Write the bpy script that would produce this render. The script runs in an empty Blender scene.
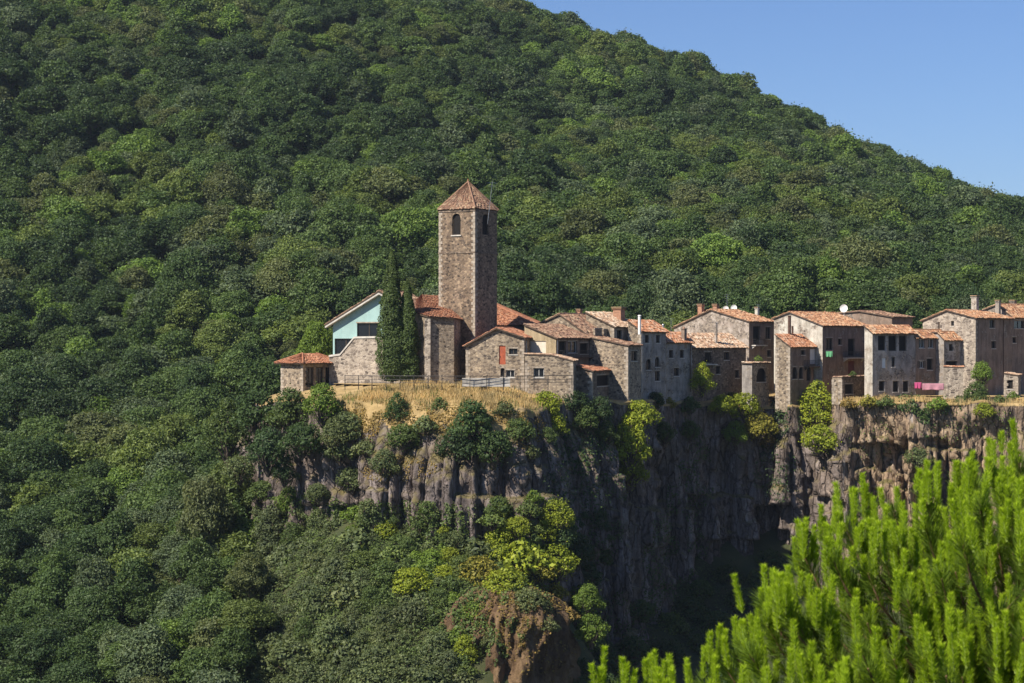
import bpy, bmesh, math, random
import numpy as np
from mathutils import Vector, Matrix
from mathutils.bvhtree import BVHTree

S = bpy.context.scene
COL = S.collection
R = math.radians
F = 1991.0                     # focal length in pixels: 70 mm on a 36 mm sensor at 1024 px
CX, CY = 512.0, 341.5

# ------------------------------------------------------------------ camera
cd = bpy.data.cameras.new("camera")
cam = bpy.data.objects.new("camera", cd)
COL.objects.link(cam)
cam.location = (0, 0, 0)
cam.rotation_euler = (R(90), 0, 0)
cd.sensor_width = 36.0
cd.lens = 70.0
cd.clip_start = 0.5
cd.clip_end = 6000
cd.dof.use_dof = True
cd.dof.focus_distance = 280
cd.dof.aperture_fstop = 10.0
S.camera = cam

# ------------------------------------------------------------------ sky and sun
SUN_EL = R(44)
sdir = Vector((-0.80, -0.60, 0)).normalized()
to_sun = Vector((sdir.x * math.cos(SUN_EL), sdir.y * math.cos(SUN_EL), math.sin(SUN_EL)))
W = bpy.data.worlds.new("World")
S.world = W
W.use_nodes = True
wn = W.node_tree
sky = wn.nodes.new("ShaderNodeTexSky")
sky.sky_type = 'NISHITA'
sky.sun_disc = False
sky.sun_elevation = SUN_EL
sky.sun_rotation = math.atan2(sdir.x, sdir.y)
sky.altitude = 300
sky.air_density = 1.0
sky.dust_density = 0.3
sky.ozone_density = 3.0
hz = wn.nodes.new("ShaderNodeMix"); hz.data_type = 'RGBA'; hz.blend_type = 'MULTIPLY'; hz.inputs[0].default_value = 1.0
hz.inputs[7].default_value = (0.80, 0.98, 1.33, 1)          # a clear, deep blue summer sky
wn.links.new(sky.outputs[0], hz.inputs[6]); wn.links.new(hz.outputs[2], wn.nodes["Background"].inputs[0])
wn.nodes["Background"].inputs[1].default_value = 0.055
sl = bpy.data.lights.new("sun", 'SUN')
sl.energy = 5.0
sl.angle = R(0.53)
sl.color = (1.0, 0.93, 0.82)
sun = bpy.data.objects.new("sun", sl)
COL.objects.link(sun)
sun.rotation_euler = to_sun.to_track_quat('Z', 'Y').to_euler()
S.view_settings.view_transform = 'Standard'
S.view_settings.look = 'None'
S.view_settings.exposure = 0.68
S.view_settings.gamma = 1.0
S.view_settings.use_curve_mapping = False
S.cycles.use_denoising = True
S.cycles.max_bounces = 5
S.cycles.diffuse_bounces = 2
S.cycles.transmission_bounces = 3
S.cycles.sample_clamp_indirect = 4.0

# ------------------------------------------------------------------ helpers
def P(px, Y, py):
    """the point of the place seen at pixel (px, py) at depth Y (a way of measuring the photograph)"""
    return Vector(((px - CX) * Y / F, Y, (CY - py) * Y / F))

def setmats(me, mats):
    if not isinstance(mats, (list, tuple)): mats = [mats]
    for m in mats: me.materials.append(m)

def np_mesh(name, V, Q, mats, smooth=False, tint=None, midx=None):
    """mesh from numpy arrays; Q is (n,k) with k=3 or 4; tint is a per-vertex float"""
    V = np.asarray(V, np.float32); Q = np.asarray(Q, np.int32)
    me = bpy.data.meshes.new(name)
    n, k = Q.shape
    me.vertices.add(len(V)); me.vertices.foreach_set("co", V.ravel())
    me.loops.add(n * k); me.loops.foreach_set("vertex_index", Q.ravel())
    me.polygons.add(n)
    me.polygons.foreach_set("loop_start", np.arange(0, n * k, k, dtype=np.int32))
    if smooth: me.polygons.foreach_set("use_smooth", np.ones(n, bool))
    setmats(me, mats)
    if midx is not None: me.polygons.foreach_set("material_index", np.asarray(midx, np.int32))
    if tint is not None:
        a = me.attributes.new("tint", 'FLOAT', 'POINT')
        a.data.foreach_set("value", np.asarray(tint, np.float32))
    me.update(calc_edges=True)
    return me

def link(name, me, parent=None):
    o = bpy.data.objects.new(name, me)
    COL.objects.link(o)
    if parent is not None: o.parent = parent
    return o

def tag(o, label=None, cat=None, group=None, kind=None):
    if label: o["label"] = label
    if cat: o["category"] = cat
    if group: o["group"] = group
    if kind: o["kind"] = kind
    return o

def thing(name, label, cat, loc=(0, 0, 0), rz=0.0, group=None):
    o = bpy.data.objects.new(name, None)
    COL.objects.link(o)
    o.location = loc; o.rotation_euler = (0, 0, rz)
    o.empty_display_size = 0.3
    return tag(o, label, cat, group)

class MB:
    """collects polygons and builds them as one mesh object"""
    def __init__(s): s.v = []; s.f = []; s.m = []; s.t = []
    def poly(s, pts, m=0, t=0.5):
        i = len(s.v); s.v += [tuple(p) for p in pts]; s.t += [t] * len(pts)
        s.f.append(tuple(range(i, i + len(pts)))); s.m.append(m)
    def box(s, lo, hi, m=0, t=0.5):
        x0, y0, z0 = lo; x1, y1, z1 = hi
        c = [(x0,y0,z0),(x1,y0,z0),(x1,y1,z0),(x0,y1,z0),(x0,y0,z1),(x1,y0,z1),(x1,y1,z1),(x0,y1,z1)]
        i = len(s.v); s.v += c; s.t += [t] * 8
        for f in ((3,2,1,0),(4,5,6,7),(0,1,5,4),(1,2,6,5),(2,3,7,6),(3,0,4,7)):
            s.f.append(tuple(i + k for k in f)); s.m.append(m)
    def prism(s, pts, d, m=0, t=0.5):
        """closed prism: polygon pts extruded by vector d"""
        n = len(pts); a = [Vector(p) for p in pts]; b = [p + Vector(d) for p in a]
        i = len(s.v); s.v += [tuple(p) for p in a + b]; s.t += [t] * (2 * n)
        s.f.append(tuple(i + k for k in reversed(range(n)))); s.m.append(m)
        s.f.append(tuple(i + n + k for k in range(n))); s.m.append(m)
        for k in range(n):
            j = (k + 1) % n
            s.f.append((i + k, i + j, i + n + j, i + n + k)); s.m.append(m)
    def tube(s, p, q, r0, r1=None, n=6, m=0, cap=True):
        p = Vector(p); q = Vector(q); r1 = r0 if r1 is None else r1
        d = (q - p).normalized(); u = d.orthogonal().normalized(); w = d.cross(u)
        i = len(s.v)
        for c, r in ((p, r0), (q, r1)):
            for k in range(n):
                a = 2 * math.pi * k / n
                s.v.append(tuple(c + u * (r * math.cos(a)) + w * (r * math.sin(a)))); s.t.append(0.5)
        for k in range(n):
            j = (k + 1) % n
            s.f.append((i + k, i + j, i + n + j, i + n + k)); s.m.append(m)
        if cap:
            s.f.append(tuple(i + n + k for k in range(n))); s.m.append(m)
            s.f.append(tuple(i + k for k in reversed(range(n)))); s.m.append(m)
    def path(s, pts, rs, n=6, m=0):
        for a, b, ra, rb in zip(pts, pts[1:], rs, rs[1:]): s.tube(a, b, ra, rb, n, m)
    def mesh(s, name, mats, smooth=False):
        me = bpy.data.meshes.new(name); me.from_pydata(s.v, [], s.f); setmats(me, mats)
        me.polygons.foreach_set("material_index", np.array(s.m, np.int32))
        a = me.attributes.new("tint", 'FLOAT', 'POINT'); a.data.foreach_set("value", np.array(s.t, np.float32))
        if smooth: me.polygons.foreach_set("use_smooth", np.ones(len(s.f), bool))
        me.update(); return me
    def build(s, name, mats, parent=None, smooth=False): return link(name, s.mesh(name, mats, smooth), parent)

# smooth value noise on the plane, numpy
def vnoise(x, y, seed=0):
    x = np.asarray(x, float); y = np.asarray(y, float)
    xi = np.floor(x).astype(np.int64); yi = np.floor(y).astype(np.int64)
    fx = x - xi; fy = y - yi
    fx = fx * fx * (3 - 2 * fx); fy = fy * fy * (3 - 2 * fy)
    def h(a, b):
        n = (a * 374761393 + b * 668265263 + seed * 974711) & 0x7fffffff
        n = ((n ^ (n >> 13)) * 1274126177) & 0x7fffffff
        n = n ^ (n >> 16)
        return (n & 0xffff) / 65535.0
    return (h(xi, yi) * (1 - fx) + h(xi + 1, yi) * fx) * (1 - fy) + (h(xi, yi + 1) * (1 - fx) + h(xi + 1, yi + 1) * fx) * fy
def fbm(x, y, seed=0, o=4):
    s = 0; a = 0.5; t = 0
    for k in range(o):
        s = s + a * vnoise(np.asarray(x) * 2 ** k, np.asarray(y) * 2 ** k, seed + k); t += a; a *= 0.5
    return s / t

# ------------------------------------------------------------------ materials
class NT:
    def __init__(s, name):
        s.m = bpy.data.materials.new(name); s.m.use_nodes = True
        s.t = s.m.node_tree; s.n = s.t.nodes
        s.b = s.n["Principled BSDF"]; s.out = s.n["Material Output"]
        s.b.inputs["Specular IOR Level"].default_value = 0.25
        s.b.inputs["Roughness"].default_value = 0.9
    def new(s, typ, **kw):
        n = s.n.new(typ)
        for k, v in kw.items(): setattr(n, k, v)
        return n
    def l(s, a, b): s.t.links.new(a, b)
    def coord(s, scale=(1, 1, 1), kind='Object'):
        c = s.new("ShaderNodeTexCoord"); mp = s.new("ShaderNodeMapping")
        s.l(c.outputs[kind], mp.inputs[0]); mp.inputs["Scale"].default_value = scale
        return mp.outputs[0]
    def noise(s, vec, scale, detail=4, rough=0.55, dist=0.0):
        n = s.new("ShaderNodeTexNoise"); n.inputs["Scale"].default_value = scale
        n.inputs["Detail"].default_value = detail; n.inputs["Roughness"].default_value = rough
        n.inputs["Distortion"].default_value = dist
        if vec is not None: s.l(vec, n.inputs["Vector"])
        return n.outputs["Fac"]
    def ramp(s, fac, stops, interp='LINEAR'):
        r = s.new("ShaderNodeValToRGB"); r.color_ramp.interpolation = interp
        e = r.color_ramp.elements
        while len(e) > 1: e.remove(e[0])
        e[0].position = stops[0][0]; e[0].color = tuple(stops[0][1]) + (1,) if len(stops[0][1]) == 3 else stops[0][1]
        for p, c in stops[1:]:
            x = e.new(p); x.color = tuple(c) + (1,)
        s.l(fac, r.inputs[0]); return r.outputs[0]
    def mix(s, fac, a, b, mode='MIX'):
        m = s.new("ShaderNodeMix", data_type='RGBA', blend_type=mode)
        for sock, v in ((m.inputs[0], fac), (m.inputs[6], a), (m.inputs[7], b)):
            if hasattr(v, "is_output"): s.l(v, sock)
            elif isinstance(v, (int, float)): sock.default_value = v
            else: sock.default_value = tuple(v) + (1,) if len(v) == 3 else v
        return m.outputs[2]
    def math(s, op, a, b=0.0):
        m = s.new("ShaderNodeMath", operation=op)
        for sock, v in ((m.inputs[0], a), (m.inputs[1], b)):
            if hasattr(v, "is_output"): s.l(v, sock)
            else: sock.default_value = v
        return m.outputs[0]
    def maprange(s, v, a, b, c=0.0, d=1.0):
        m = s.new("ShaderNodeMapRange"); s.l(v, m.inputs[0])
        for i, x in zip((1, 2, 3, 4), (a, b, c, d)): m.inputs[i].default_value = x
        return m.outputs[0]
    def attr(s, name): 
        a = s.new("ShaderNodeAttribute"); a.attribute_name = name; return a.outputs["Fac"]
    def bump(s, h, strength=0.5, dist=0.1):
        b = s.new("ShaderNodeBump"); b.inputs["Strength"].default_value = strength; b.inputs["Distance"].default_value = dist
        s.l(h, b.inputs["Height"]); s.l(b.outputs[0], s.b.inputs["Normal"])
    def base(s, c):
        if hasattr(c, "is_output"): s.l(c, s.b.inputs["Base Color"])
        else: s.b.inputs["Base Color"].default_value = tuple(c) + (1,)

def plain(name, c, rough=0.7, metal=0.0, var=0.25, scale=3.0):
    t = NT(name); v = t.noise(t.coord(), scale, 3)
    d = tuple(x * (1 - var) for x in c); u = tuple(min(1, x * (1 + var)) for x in c)
    t.base(t.ramp(v, [(0.3, d), (0.7, u)])); t.b.inputs["Roughness"].default_value = rough
    t.b.inputs["Metallic"].default_value = metal
    return t.m

def leaf_material(name, transl=0.28, own=None):
    """leaves: the colour comes from the object, each leaf varies around it"""
    t = NT(name)
    oi = t.new("ShaderNodeObjectInfo")
    tint = t.attr("tint")
    base = oi.outputs["Color"] if own is None else None
    if own is not None:
        rgb = t.new("ShaderNodeRGB"); rgb.outputs[0].default_value = tuple(own) + (1,); base = rgb.outputs[0]
    k = t.maprange(tint, 0, 1, 0.62, 1.45)
    kk = t.new("ShaderNodeCombineColor")
    k2 = t.math('POWER', k, 1.25)
    t.l(k2, kk.inputs[0]); t.l(k, kk.inputs[1]); t.l(t.math('POWER', k, 0.7), kk.inputs[2])
    c = t.mix(1.0, base, kk.outputs[0], 'MULTIPLY')
    r = t.maprange(oi.outputs["Random"], 0, 1, 0.82, 1.2)
    hs = t.new("ShaderNodeHueSaturation"); t.l(c, hs.inputs["Color"]); t.l(r, hs.inputs["Value"])
    c = hs.outputs[0]
    t.l(c, t.b.inputs["Base Color"])
    t.b.inputs["Roughness"].default_value = 0.55
    t.b.inputs["Specular IOR Level"].default_value = 0.22
    tr = t.new("ShaderNodeBsdfTranslucent")
    tc = t.mix(1.0, c, (1.25, 1.25, 0.5), 'MULTIPLY'); t.l(tc, tr.inputs[0])
    ms = t.new("ShaderNodeMixShader"); ms.inputs[0].default_value = transl
    t.l(t.b.outputs[0], ms.inputs[1]); t.l(tr.outputs[0], ms.inputs[2]); t.l(ms.outputs[0], t.out.inputs[0])
    return t.m

def stone_material(name, cols, mortar, scale=2.6, bump=0.5, stretch=1.45):
    t = NT(name)
    co = t.coord((scale, scale, scale * stretch))
    wob = t.new("ShaderNodeTexNoise"); wob.inputs["Scale"].default_value = 1.3; t.l(co, wob.inputs["Vector"])
    v2 = t.new("ShaderNodeVectorMath", operation='MULTIPLY_ADD')
    t.l(wob.outputs["Color"], v2.inputs[0]); v2.inputs[1].default_value = (0.5, 0.5, 0.5); t.l(co, v2.inputs[2])
    vo = t.new("ShaderNodeTexVoronoi"); vo.inputs["Scale"].default_value = 1.0; t.l(v2.outputs[0], vo.inputs["Vector"])
    ed = t.new("ShaderNodeTexVoronoi", feature='DISTANCE_TO_EDGE'); ed.inputs["Scale"].default_value = 1.0; t.l(v2.outputs[0], ed.inputs["Vector"])
    sep = t.new("ShaderNodeSeparateColor"); t.l(vo.outputs["Color"], sep.inputs[0])
    n = len(cols)
    c = t.ramp(sep.outputs[0], [(i / (n - 1), cols[i]) for i in range(n)])
    big = t.noise(t.coord(), 0.35, 5, 0.65)
    c = t.mix(1.0, c, t.ramp(big, [(0.3, (0.72, 0.70, 0.68)), (0.7, (1.22, 1.2, 1.16))]), 'MULTIPLY')
    fine = t.noise(t.coord(), 9.0, 4, 0.6)
    c = t.mix(1.0, c, t.ramp(fine, [(0.3, (0.78,) * 3), (0.7, (1.2,) * 3)]), 'MULTIPLY')
    e = t.maprange(ed.outputs["Distance"], 0.02, 0.10)
    c = t.mix(e, mortar, c)
    damp = t.noise(t.coord((1, 1, 0.35)), 0.55, 6, 0.7)
    c = t.mix(1.0, c, t.ramp(damp, [(0.32, (0.50, 0.46, 0.42)), (0.55, (0.92, 0.87, 0.80))]), 'MULTIPLY')
    t.base(c); t.bump(e, bump, 0.06)
    return t.m

def plaster_material(name, a, b, c, scale=0.5, streak=True, worn=0.5):
    """old lime render: patches where it has fallen off the rubble behind, and darker runs of damp"""
    t = NT(name)
    co = t.coord()
    p = t.noise(co, scale, 6, 0.68)
    col = t.ramp(p, [(0.32, c), (0.45, b), (0.58, a), (0.75, a)])
    if streak:
        st = t.noise(t.coord((1.0, 1.0, 0.28)), 0.9, 5, 0.7)
        col = t.mix(1.0, col, t.ramp(st, [(0.3, (0.5, 0.48, 0.46)), (0.6, (1.1, 1.1, 1.1))]), 'MULTIPLY')
    vo = t.new("ShaderNodeTexVoronoi"); vo.inputs["Scale"].default_value = 1.0; t.l(t.coord((3.0, 3.0, 4.4)), vo.inputs["Vector"])
    ed = t.new("ShaderNodeTexVoronoi", feature='DISTANCE_TO_EDGE'); t.l(t.coord((3.0, 3.0, 4.4)), ed.inputs["Vector"]); ed.inputs["Scale"].default_value = 1.0
    sep = t.new("ShaderNodeSeparateColor"); t.l(vo.outputs["Color"], sep.inputs[0])
    sc_ = t.ramp(sep.outputs[0], [(0, (0.07,0.06,0.055)), (0.35, (0.22,0.18,0.145)), (0.6, (0.38,0.31,0.24)), (0.8, (0.15,0.12,0.10)), (1, (0.30,0.245,0.19))])
    e = t.maprange(ed.outputs["Distance"], 0.02, 0.1)
    sc_ = t.mix(e, (0.24, 0.20, 0.16), sc_)
    wn_ = t.noise(co, 0.42, 7, 0.72, 0.4)
    col = t.mix(t.maprange(wn_, 0.63 - worn * 0.22, 0.68 - worn * 0.22, 1.0, 0.0), col, sc_) if False else t.mix(t.maprange(wn_, 0.62 - worn * 0.2, 0.66 - worn * 0.2), col, sc_)
    f = t.noise(co, 7, 4, 0.6)
    col = t.mix(1.0, col, t.ramp(f, [(0.3, (0.8,) * 3), (0.7, (1.15,) * 3)]), 'MULTIPLY')
    t.base(col); t.bump(f, 0.4, 0.06)
    return t.m

def tile_material(name, stops, lichen=0.5):
    t = NT(name)
    tint = t.attr("tint")
    c = t.ramp(tint, stops)
    big = t.noise(t.coord(), 0.8, 5, 0.68)
    c = t.mix(t.maprange(big, 0.5, 0.72, 0, lichen), c, (0.30, 0.235, 0.175))
    f = t.noise(t.coord(), 5, 3, 0.6)
    c = t.mix(1.0, c, t.ramp(f, [(0.3, (0.75,) * 3), (0.7, (1.2,) * 3)]), 'MULTIPLY')
    t.base(c); t.b.inputs["Roughness"].default_value = 0.85
    return t.m

M = {}
M['leaf'] = leaf_material("leaf")
M['leaf_bright'] = leaf_material("leaf_bright", 0.4)
M['bark'] = plain("bark", (0.085, 0.065, 0.05), 0.95, 0, 0.5, 6)
M['bark_pine'] = plain("bark_pine", (0.16, 0.09, 0.055), 0.95, 0, 0.5, 30)
M['stone'] = stone_material("stone_rubble", [(0.08,0.07,0.065),(0.25,0.21,0.17),(0.46,0.39,0.30),(0.17,0.14,0.12),(0.52,0.45,0.36),(0.11,0.095,0.09)], (0.33,0.28,0.22), 2.7)
M['stone_dark'] = stone_material("stone_basalt", [(0.07,0.06,0.055),(0.21,0.17,0.14),(0.36,0.29,0.23),(0.12,0.10,0.09),(0.28,0.21,0.16)], (0.20,0.165,0.135), 2.6)
M['stone_tower'] = stone_material("stone_tower", [(0.06,0.05,0.045),(0.21,0.16,0.12),(0.42,0.33,0.24),(0.13,0.10,0.085),(0.36,0.27,0.20),(0.09,0.075,0.07)], (0.25,0.20,0.15), 2.6)
M['stone_block'] = stone_material("stone_blocks", [(0.12,0.105,0.10),(0.38,0.34,0.30),(0.56,0.51,0.45),(0.22,0.19,0.175),(0.48,0.43,0.38)], (0.52,0.47,0.41), 1.7, 0.5, 1.7)
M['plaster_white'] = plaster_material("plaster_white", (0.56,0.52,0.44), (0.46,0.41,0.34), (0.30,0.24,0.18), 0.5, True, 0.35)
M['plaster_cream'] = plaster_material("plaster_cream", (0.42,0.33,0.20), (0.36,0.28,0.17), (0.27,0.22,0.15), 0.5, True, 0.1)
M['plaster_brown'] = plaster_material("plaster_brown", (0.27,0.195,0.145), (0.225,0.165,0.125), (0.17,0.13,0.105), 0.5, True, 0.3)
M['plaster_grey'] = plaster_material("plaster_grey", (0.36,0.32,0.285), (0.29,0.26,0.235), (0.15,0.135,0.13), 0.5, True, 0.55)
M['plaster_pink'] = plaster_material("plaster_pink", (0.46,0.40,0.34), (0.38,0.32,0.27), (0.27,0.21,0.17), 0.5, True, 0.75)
M['tile'] = tile_material("roof_tiles", [(0,(0.20,0.09,0.055)),(0.35,(0.37,0.175,0.085)),(0.7,(0.45,0.25,0.135)),(1,(0.50,0.35,0.22))])
M['tile_red'] = tile_material("roof_tiles_red", [(0,(0.19,0.075,0.05)),(0.4,(0.33,0.135,0.07)),(0.8,(0.41,0.185,0.10)),(1,(0.46,0.26,0.16))], 0.25)
M['tile_pale'] = tile_material("roof_tiles_pale", [(0,(0.26,0.15,0.10)),(0.4,(0.42,0.26,0.155)),(0.75,(0.52,0.38,0.26)),(1,(0.58,0.47,0.36))], 0.5)
M['tile_orange'] = tile_material("roof_tiles_orange", [(0,(0.23,0.095,0.05)),(0.4,(0.40,0.175,0.09)),(0.8,(0.47,0.25,0.14)),(1,(0.50,0.36,0.26))], 0.3)
M['tile_brown'] = tile_material("roof_tiles_brown", [(0,(0.13,0.075,0.055)),(0.4,(0.24,0.135,0.085)),(0.8,(0.32,0.19,0.12)),(1,(0.41,0.30,0.19))], 0.5)
M['turq'] = plain("turquoise_panel", (0.31, 0.455, 0.425), 0.55, 0, 0.13, 0.5)
M['white'] = plain("white_paint", (0.72, 0.70, 0.66), 0.6, 0, 0.1, 2)
M['render_panel'] = plain("pale_shutter", (0.62, 0.55, 0.44), 0.7, 0, 0.08, 2)
M['coping'] = plain("coping_stone", (0.52, 0.48, 0.42), 0.85, 0, 0.2, 2)
M['frame'] = plain("window_frame", (0.10, 0.075, 0.055), 0.6, 0, 0.2, 3)
M['frame_white'] = plain("window_frame_white", (0.5, 0.48, 0.44), 0.6, 0, 0.15, 3)
M['door_red'] = plain("door_red", (0.34, 0.085, 0.04), 0.6, 0, 0.25, 2)
M['door_dark'] = plain("door_dark", (0.12, 0.035, 0.03), 0.6, 0, 0.25, 2)
M['quoin'] = plain("quoin_stone", (0.33, 0.275, 0.215), 0.9, 0, 0.4, 1.6)
M['brick'] = plain("brick", (0.34, 0.185, 0.115), 0.9, 0, 0.3, 4)
M['iron'] = plain("iron", (0.045, 0.043, 0.042), 0.5, 0.3, 0.3, 4)
M['metal'] = plain("galvanised_metal", (0.42, 0.42, 0.42), 0.4, 0.7, 0.15, 3)
M['rust'] = plain("rusted_pipe", (0.10, 0.055, 0.04), 0.8, 0.2, 0.35, 4)
M['pink'] = plain("pink_cloth", (0.52, 0.25, 0.29), 0.9, 0, 0.12, 2)
M['magenta'] = plain("magenta_cloth", (0.50, 0.08, 0.19), 0.9, 0, 0.12, 2)
M['green_cloth'] = plain("green_cloth", (0.14, 0.40, 0.20), 0.9, 0, 0.15, 2)
M['terracotta'] = plain("terracotta", (0.42, 0.18, 0.10), 0.85, 0, 0.2, 3)
g = NT("window_glass"); g.base((0.012, 0.014, 0.018)); g.b.inputs["Roughness"].default_value = 0.12; g.b.inputs["Specular IOR Level"].default_value = 0.5
M['glass'] = g.m
g = NT('dark_interior'); g.base((0.014, 0.012, 0.011)); M['interior'] = g.m  # near-black colour standing for the shade inside open holes

# rock: basalt columns, warm weathered faces painted lighter at the sunlit right end, pale lichen runs, moss on the ledges
t = NT("basalt_rock")
co = t.coord()
st = t.noise(t.coord((1, 1, 0.16)), 0.7, 6, 0.65)
c = t.ramp(st, [(0.27, (0.026,0.022,0.022)), (0.43, (0.080,0.068,0.066)), (0.56, (0.175,0.148,0.142)), (0.73, (0.37,0.32,0.295))])
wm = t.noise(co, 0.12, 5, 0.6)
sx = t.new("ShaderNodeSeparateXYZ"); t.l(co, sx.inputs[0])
warm = t.math('MULTIPLY', t.maprange(sx.outputs[0], 46, 54, 0.22, 1.0), t.maprange(wm, 0.30, 0.52))  # tan rock to the right, some of its sunlit brightness put into the colour
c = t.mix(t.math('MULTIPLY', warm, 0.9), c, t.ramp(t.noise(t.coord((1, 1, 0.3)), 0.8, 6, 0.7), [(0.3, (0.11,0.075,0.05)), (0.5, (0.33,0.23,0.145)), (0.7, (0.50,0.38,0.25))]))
fn = t.noise(co, 2.6, 6, 0.7)
c = t.mix(1.0, c, t.ramp(fn, [(0.3, (0.6,) * 3), (0.7, (1.3,) * 3)]), 'MULTIPLY')
lich = t.noise(t.coord((1, 1, 0.1)), 0.9, 3, 0.5)
c = t.mix(t.maprange(lich, 0.66, 0.74, 0, 0.5), c, (0.46, 0.43, 0.40))
geo = t.new("ShaderNodeNewGeometry"); sn = t.new("ShaderNodeSeparateXYZ"); t.l(geo.outputs["Normal"], sn.inputs[0])
ms = t.math('MULTIPLY', t.maprange(sn.outputs[2], 0.28, 0.6), t.maprange(t.noise(co, 0.5, 4), 0.3, 0.55))
c = t.mix(ms, c, (0.14, 0.115, 0.045))
cr = t.new("ShaderNodeTexVoronoi", feature='DISTANCE_TO_EDGE'); cr.inputs["Scale"].default_value = 1.0
cv_ = t.new("ShaderNodeVectorMath", operation='MULTIPLY_ADD'); cw = t.new("ShaderNodeTexNoise"); cw.inputs["Scale"].default_value = 0.9; t.l(co, cw.inputs["Vector"])
t.l(cw.outputs["Color"], cv_.inputs[0]); cv_.inputs[1].default_value = (0.6, 0.6, 0.5); t.l(t.coord((0.85, 0.85, 0.24)), cv_.inputs[2]); t.l(cv_.outputs[0], cr.inputs["Vector"])
ck = t.maprange(cr.outputs["Distance"], 0.0, 0.09)
c = t.mix(ck, t.mix(1.0, c, (0.42, 0.40, 0.39), 'MULTIPLY'), c)
t.base(c); hh_ = t.math('ADD', fn, t.math('MULTIPLY', ck, 0.8)); t.bump(hh_, 0.8, 0.3)
M['rock'] = t.m

t = NT("terrace_earth")
co = t.coord()
c = t.ramp(t.noise(co, 0.35, 6, 0.65), [(0.3, (0.14,0.105,0.05)), (0.5, (0.34,0.235,0.10)), (0.7, (0.46,0.33,0.16))])
t.base(c); t.bump(t.noise(co, 2, 5), 0.5, 0.3)
M['terrace'] = t.m

t = NT("forest_ground")
co = t.coord()
c = t.ramp(t.noise(co, 0.08, 6, 0.65), [(0.3, (0.022,0.026,0.012)), (0.5, (0.04,0.05,0.018)), (0.66, (0.075,0.075,0.03)), (0.78, (0.15,0.11,0.055))])
t.base(c); t.bump(t.noise(co, 1.2, 5), 0.5, 0.3)
M['ground'] = t.m

t = NT("ochre_earth")
co = t.coord()
c = t.ramp(t.noise(t.coord((1, 1, 0.35)), 0.45, 6, 0.68), [(0.28, (0.04,0.024,0.014)), (0.45, (0.11,0.066,0.034)), (0.6, (0.20,0.13,0.068)), (0.8, (0.34,0.25,0.14))])
t.base(c); t.bump(t.noise(co, 1.6, 6, 0.7), 0.9, 0.5)
M['ochre'] = t.m
M['dry'] = leaf_material("dry_grass", 0.2, (0.50, 0.365, 0.165))
# ------------------------------------------------------------------ terrain
# measured ground points: (px, Y, py of the leaf canopy or ground, height of the cover there)
TP = []
def gp(px, Y, py, cover=0.0):
    p = P(px, Y, py); TP.append((p.x, p.y, p.z - cover))
RIDGE = [(-300,-270),(0,-150),(200,-95),(350,-52),(510,0),(560,18),(600,34),(640,52),(700,76),(760,104),(800,123),(850,152),(900,178),(960,198),(1024,224),(1150,264),(1400,310)]
for px, py in RIDGE:
    gp(px, 800, py, 7.0)
    p = P(px, 800, py); TP.append((p.x * 1.25, 1100, p.z * 0.8 - 30))
for px, rows in {
    -250: ((560,20),(400,300),(330,430),(280,550),(235,690)),
    0:   ((660,-45),(560,75),(480,185),(400,320),(330,445),(280,560),(235,700)),
    120: ((660,-25),(560,92),(480,195),(400,328),(330,452),(280,560),(235,700)),
    250: ((660,5),(560,115),(480,215),(400,322),(345,420),(300,470),(262,560),(232,690)),
    390: ((660,40),(560,130),(480,215),(400,300),(350,390)),
    512: ((660,75),(560,155),(480,220),(400,296),(350,390)),
    650: ((660,135),(560,190),(480,240),(400,305),(350,395)),
    800: ((660,165),(560,205),(480,250),(400,308),(350,395)),
    930: ((660,205),(560,232),(480,268),(400,312),(350,395)),
    1060:((660,240),(560,255),(480,285),(400,318),(350,395)),
    1300:((660,290),(560,300),(480,310),(400,330),(350,400))}.items():
    for Y, py in rows: gp(px, Y, py, 6.0)
# below the promontory: a scrubby spur coming towards the camera, dropping away on its right
for px, Y, py in ((300,268,520),(300,245,610),(300,225,720),(350,262,505),(350,245,600),(350,226,715),
                  (430,258,525),(430,243,612),(430,226,725),(500,257,540),(500,248,575),(500,238,640),(500,224,745),
                  (545,258,560),(540,248,590),(575,243,690),(530,236,660),(560,226,790),(600,262,680),(600,240,770),
                  (650,275,665),(650,250,740),(750,285,665),(750,255,740),(860,285,665),(900,265,730),(1024,288,670),(1150,288,670),(1300,290,670)):
    gp(px, Y, py, 0.5)
for px in (460, 560, 700, 850, 1000): gp(px, 315, 520)
for x in (-160, -80, 0, 80, 160):
    TP += [(x, 185, -58), (x, 120, -62), (x, 60, -36), (x, 25, -11.5), (x, 10, -4.4), (x, 0, -1.75), (x, -40, -0.5)]
TP = np.array(TP)
def _rbf_fit(pts):
    n = len(pts)
    d = np.hypot(pts[:, None, 0] - pts[None, :, 0], pts[:, None, 1] - pts[None, :, 1])
    A = np.zeros((n + 1, n + 1)); A[:n, :n] = d + np.eye(n) * -1.0; A[:n, n] = 1; A[n, :n] = 1
    b = np.zeros(n + 1); b[:n] = pts[:, 2]
    return np.linalg.solve(A, b)
_RW = _rbf_fit(TP)
def ground_z(x, y):
    x = np.clip(np.asarray(x, float), -330, 420); y = np.clip(np.asarray(y, float), -60, 1100)
    z = np.full(x.shape, _RW[-1])
    for (a, b, _), w in zip(TP, _RW[:-1]): z = z + w * np.hypot(x - a, y - b)
    far = np.clip((y - 300) / 120, 0, 1)
    z = z + far * ((fbm(x / 70.0, y / 70.0, 5, 3) - 0.5) * 16)
    near = np.clip((y - 40) / 100, 0, 1)
    return z + near * (fbm(x / 14.0, y / 14.0, 9, 3) - 0.5) * 2.6

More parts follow.
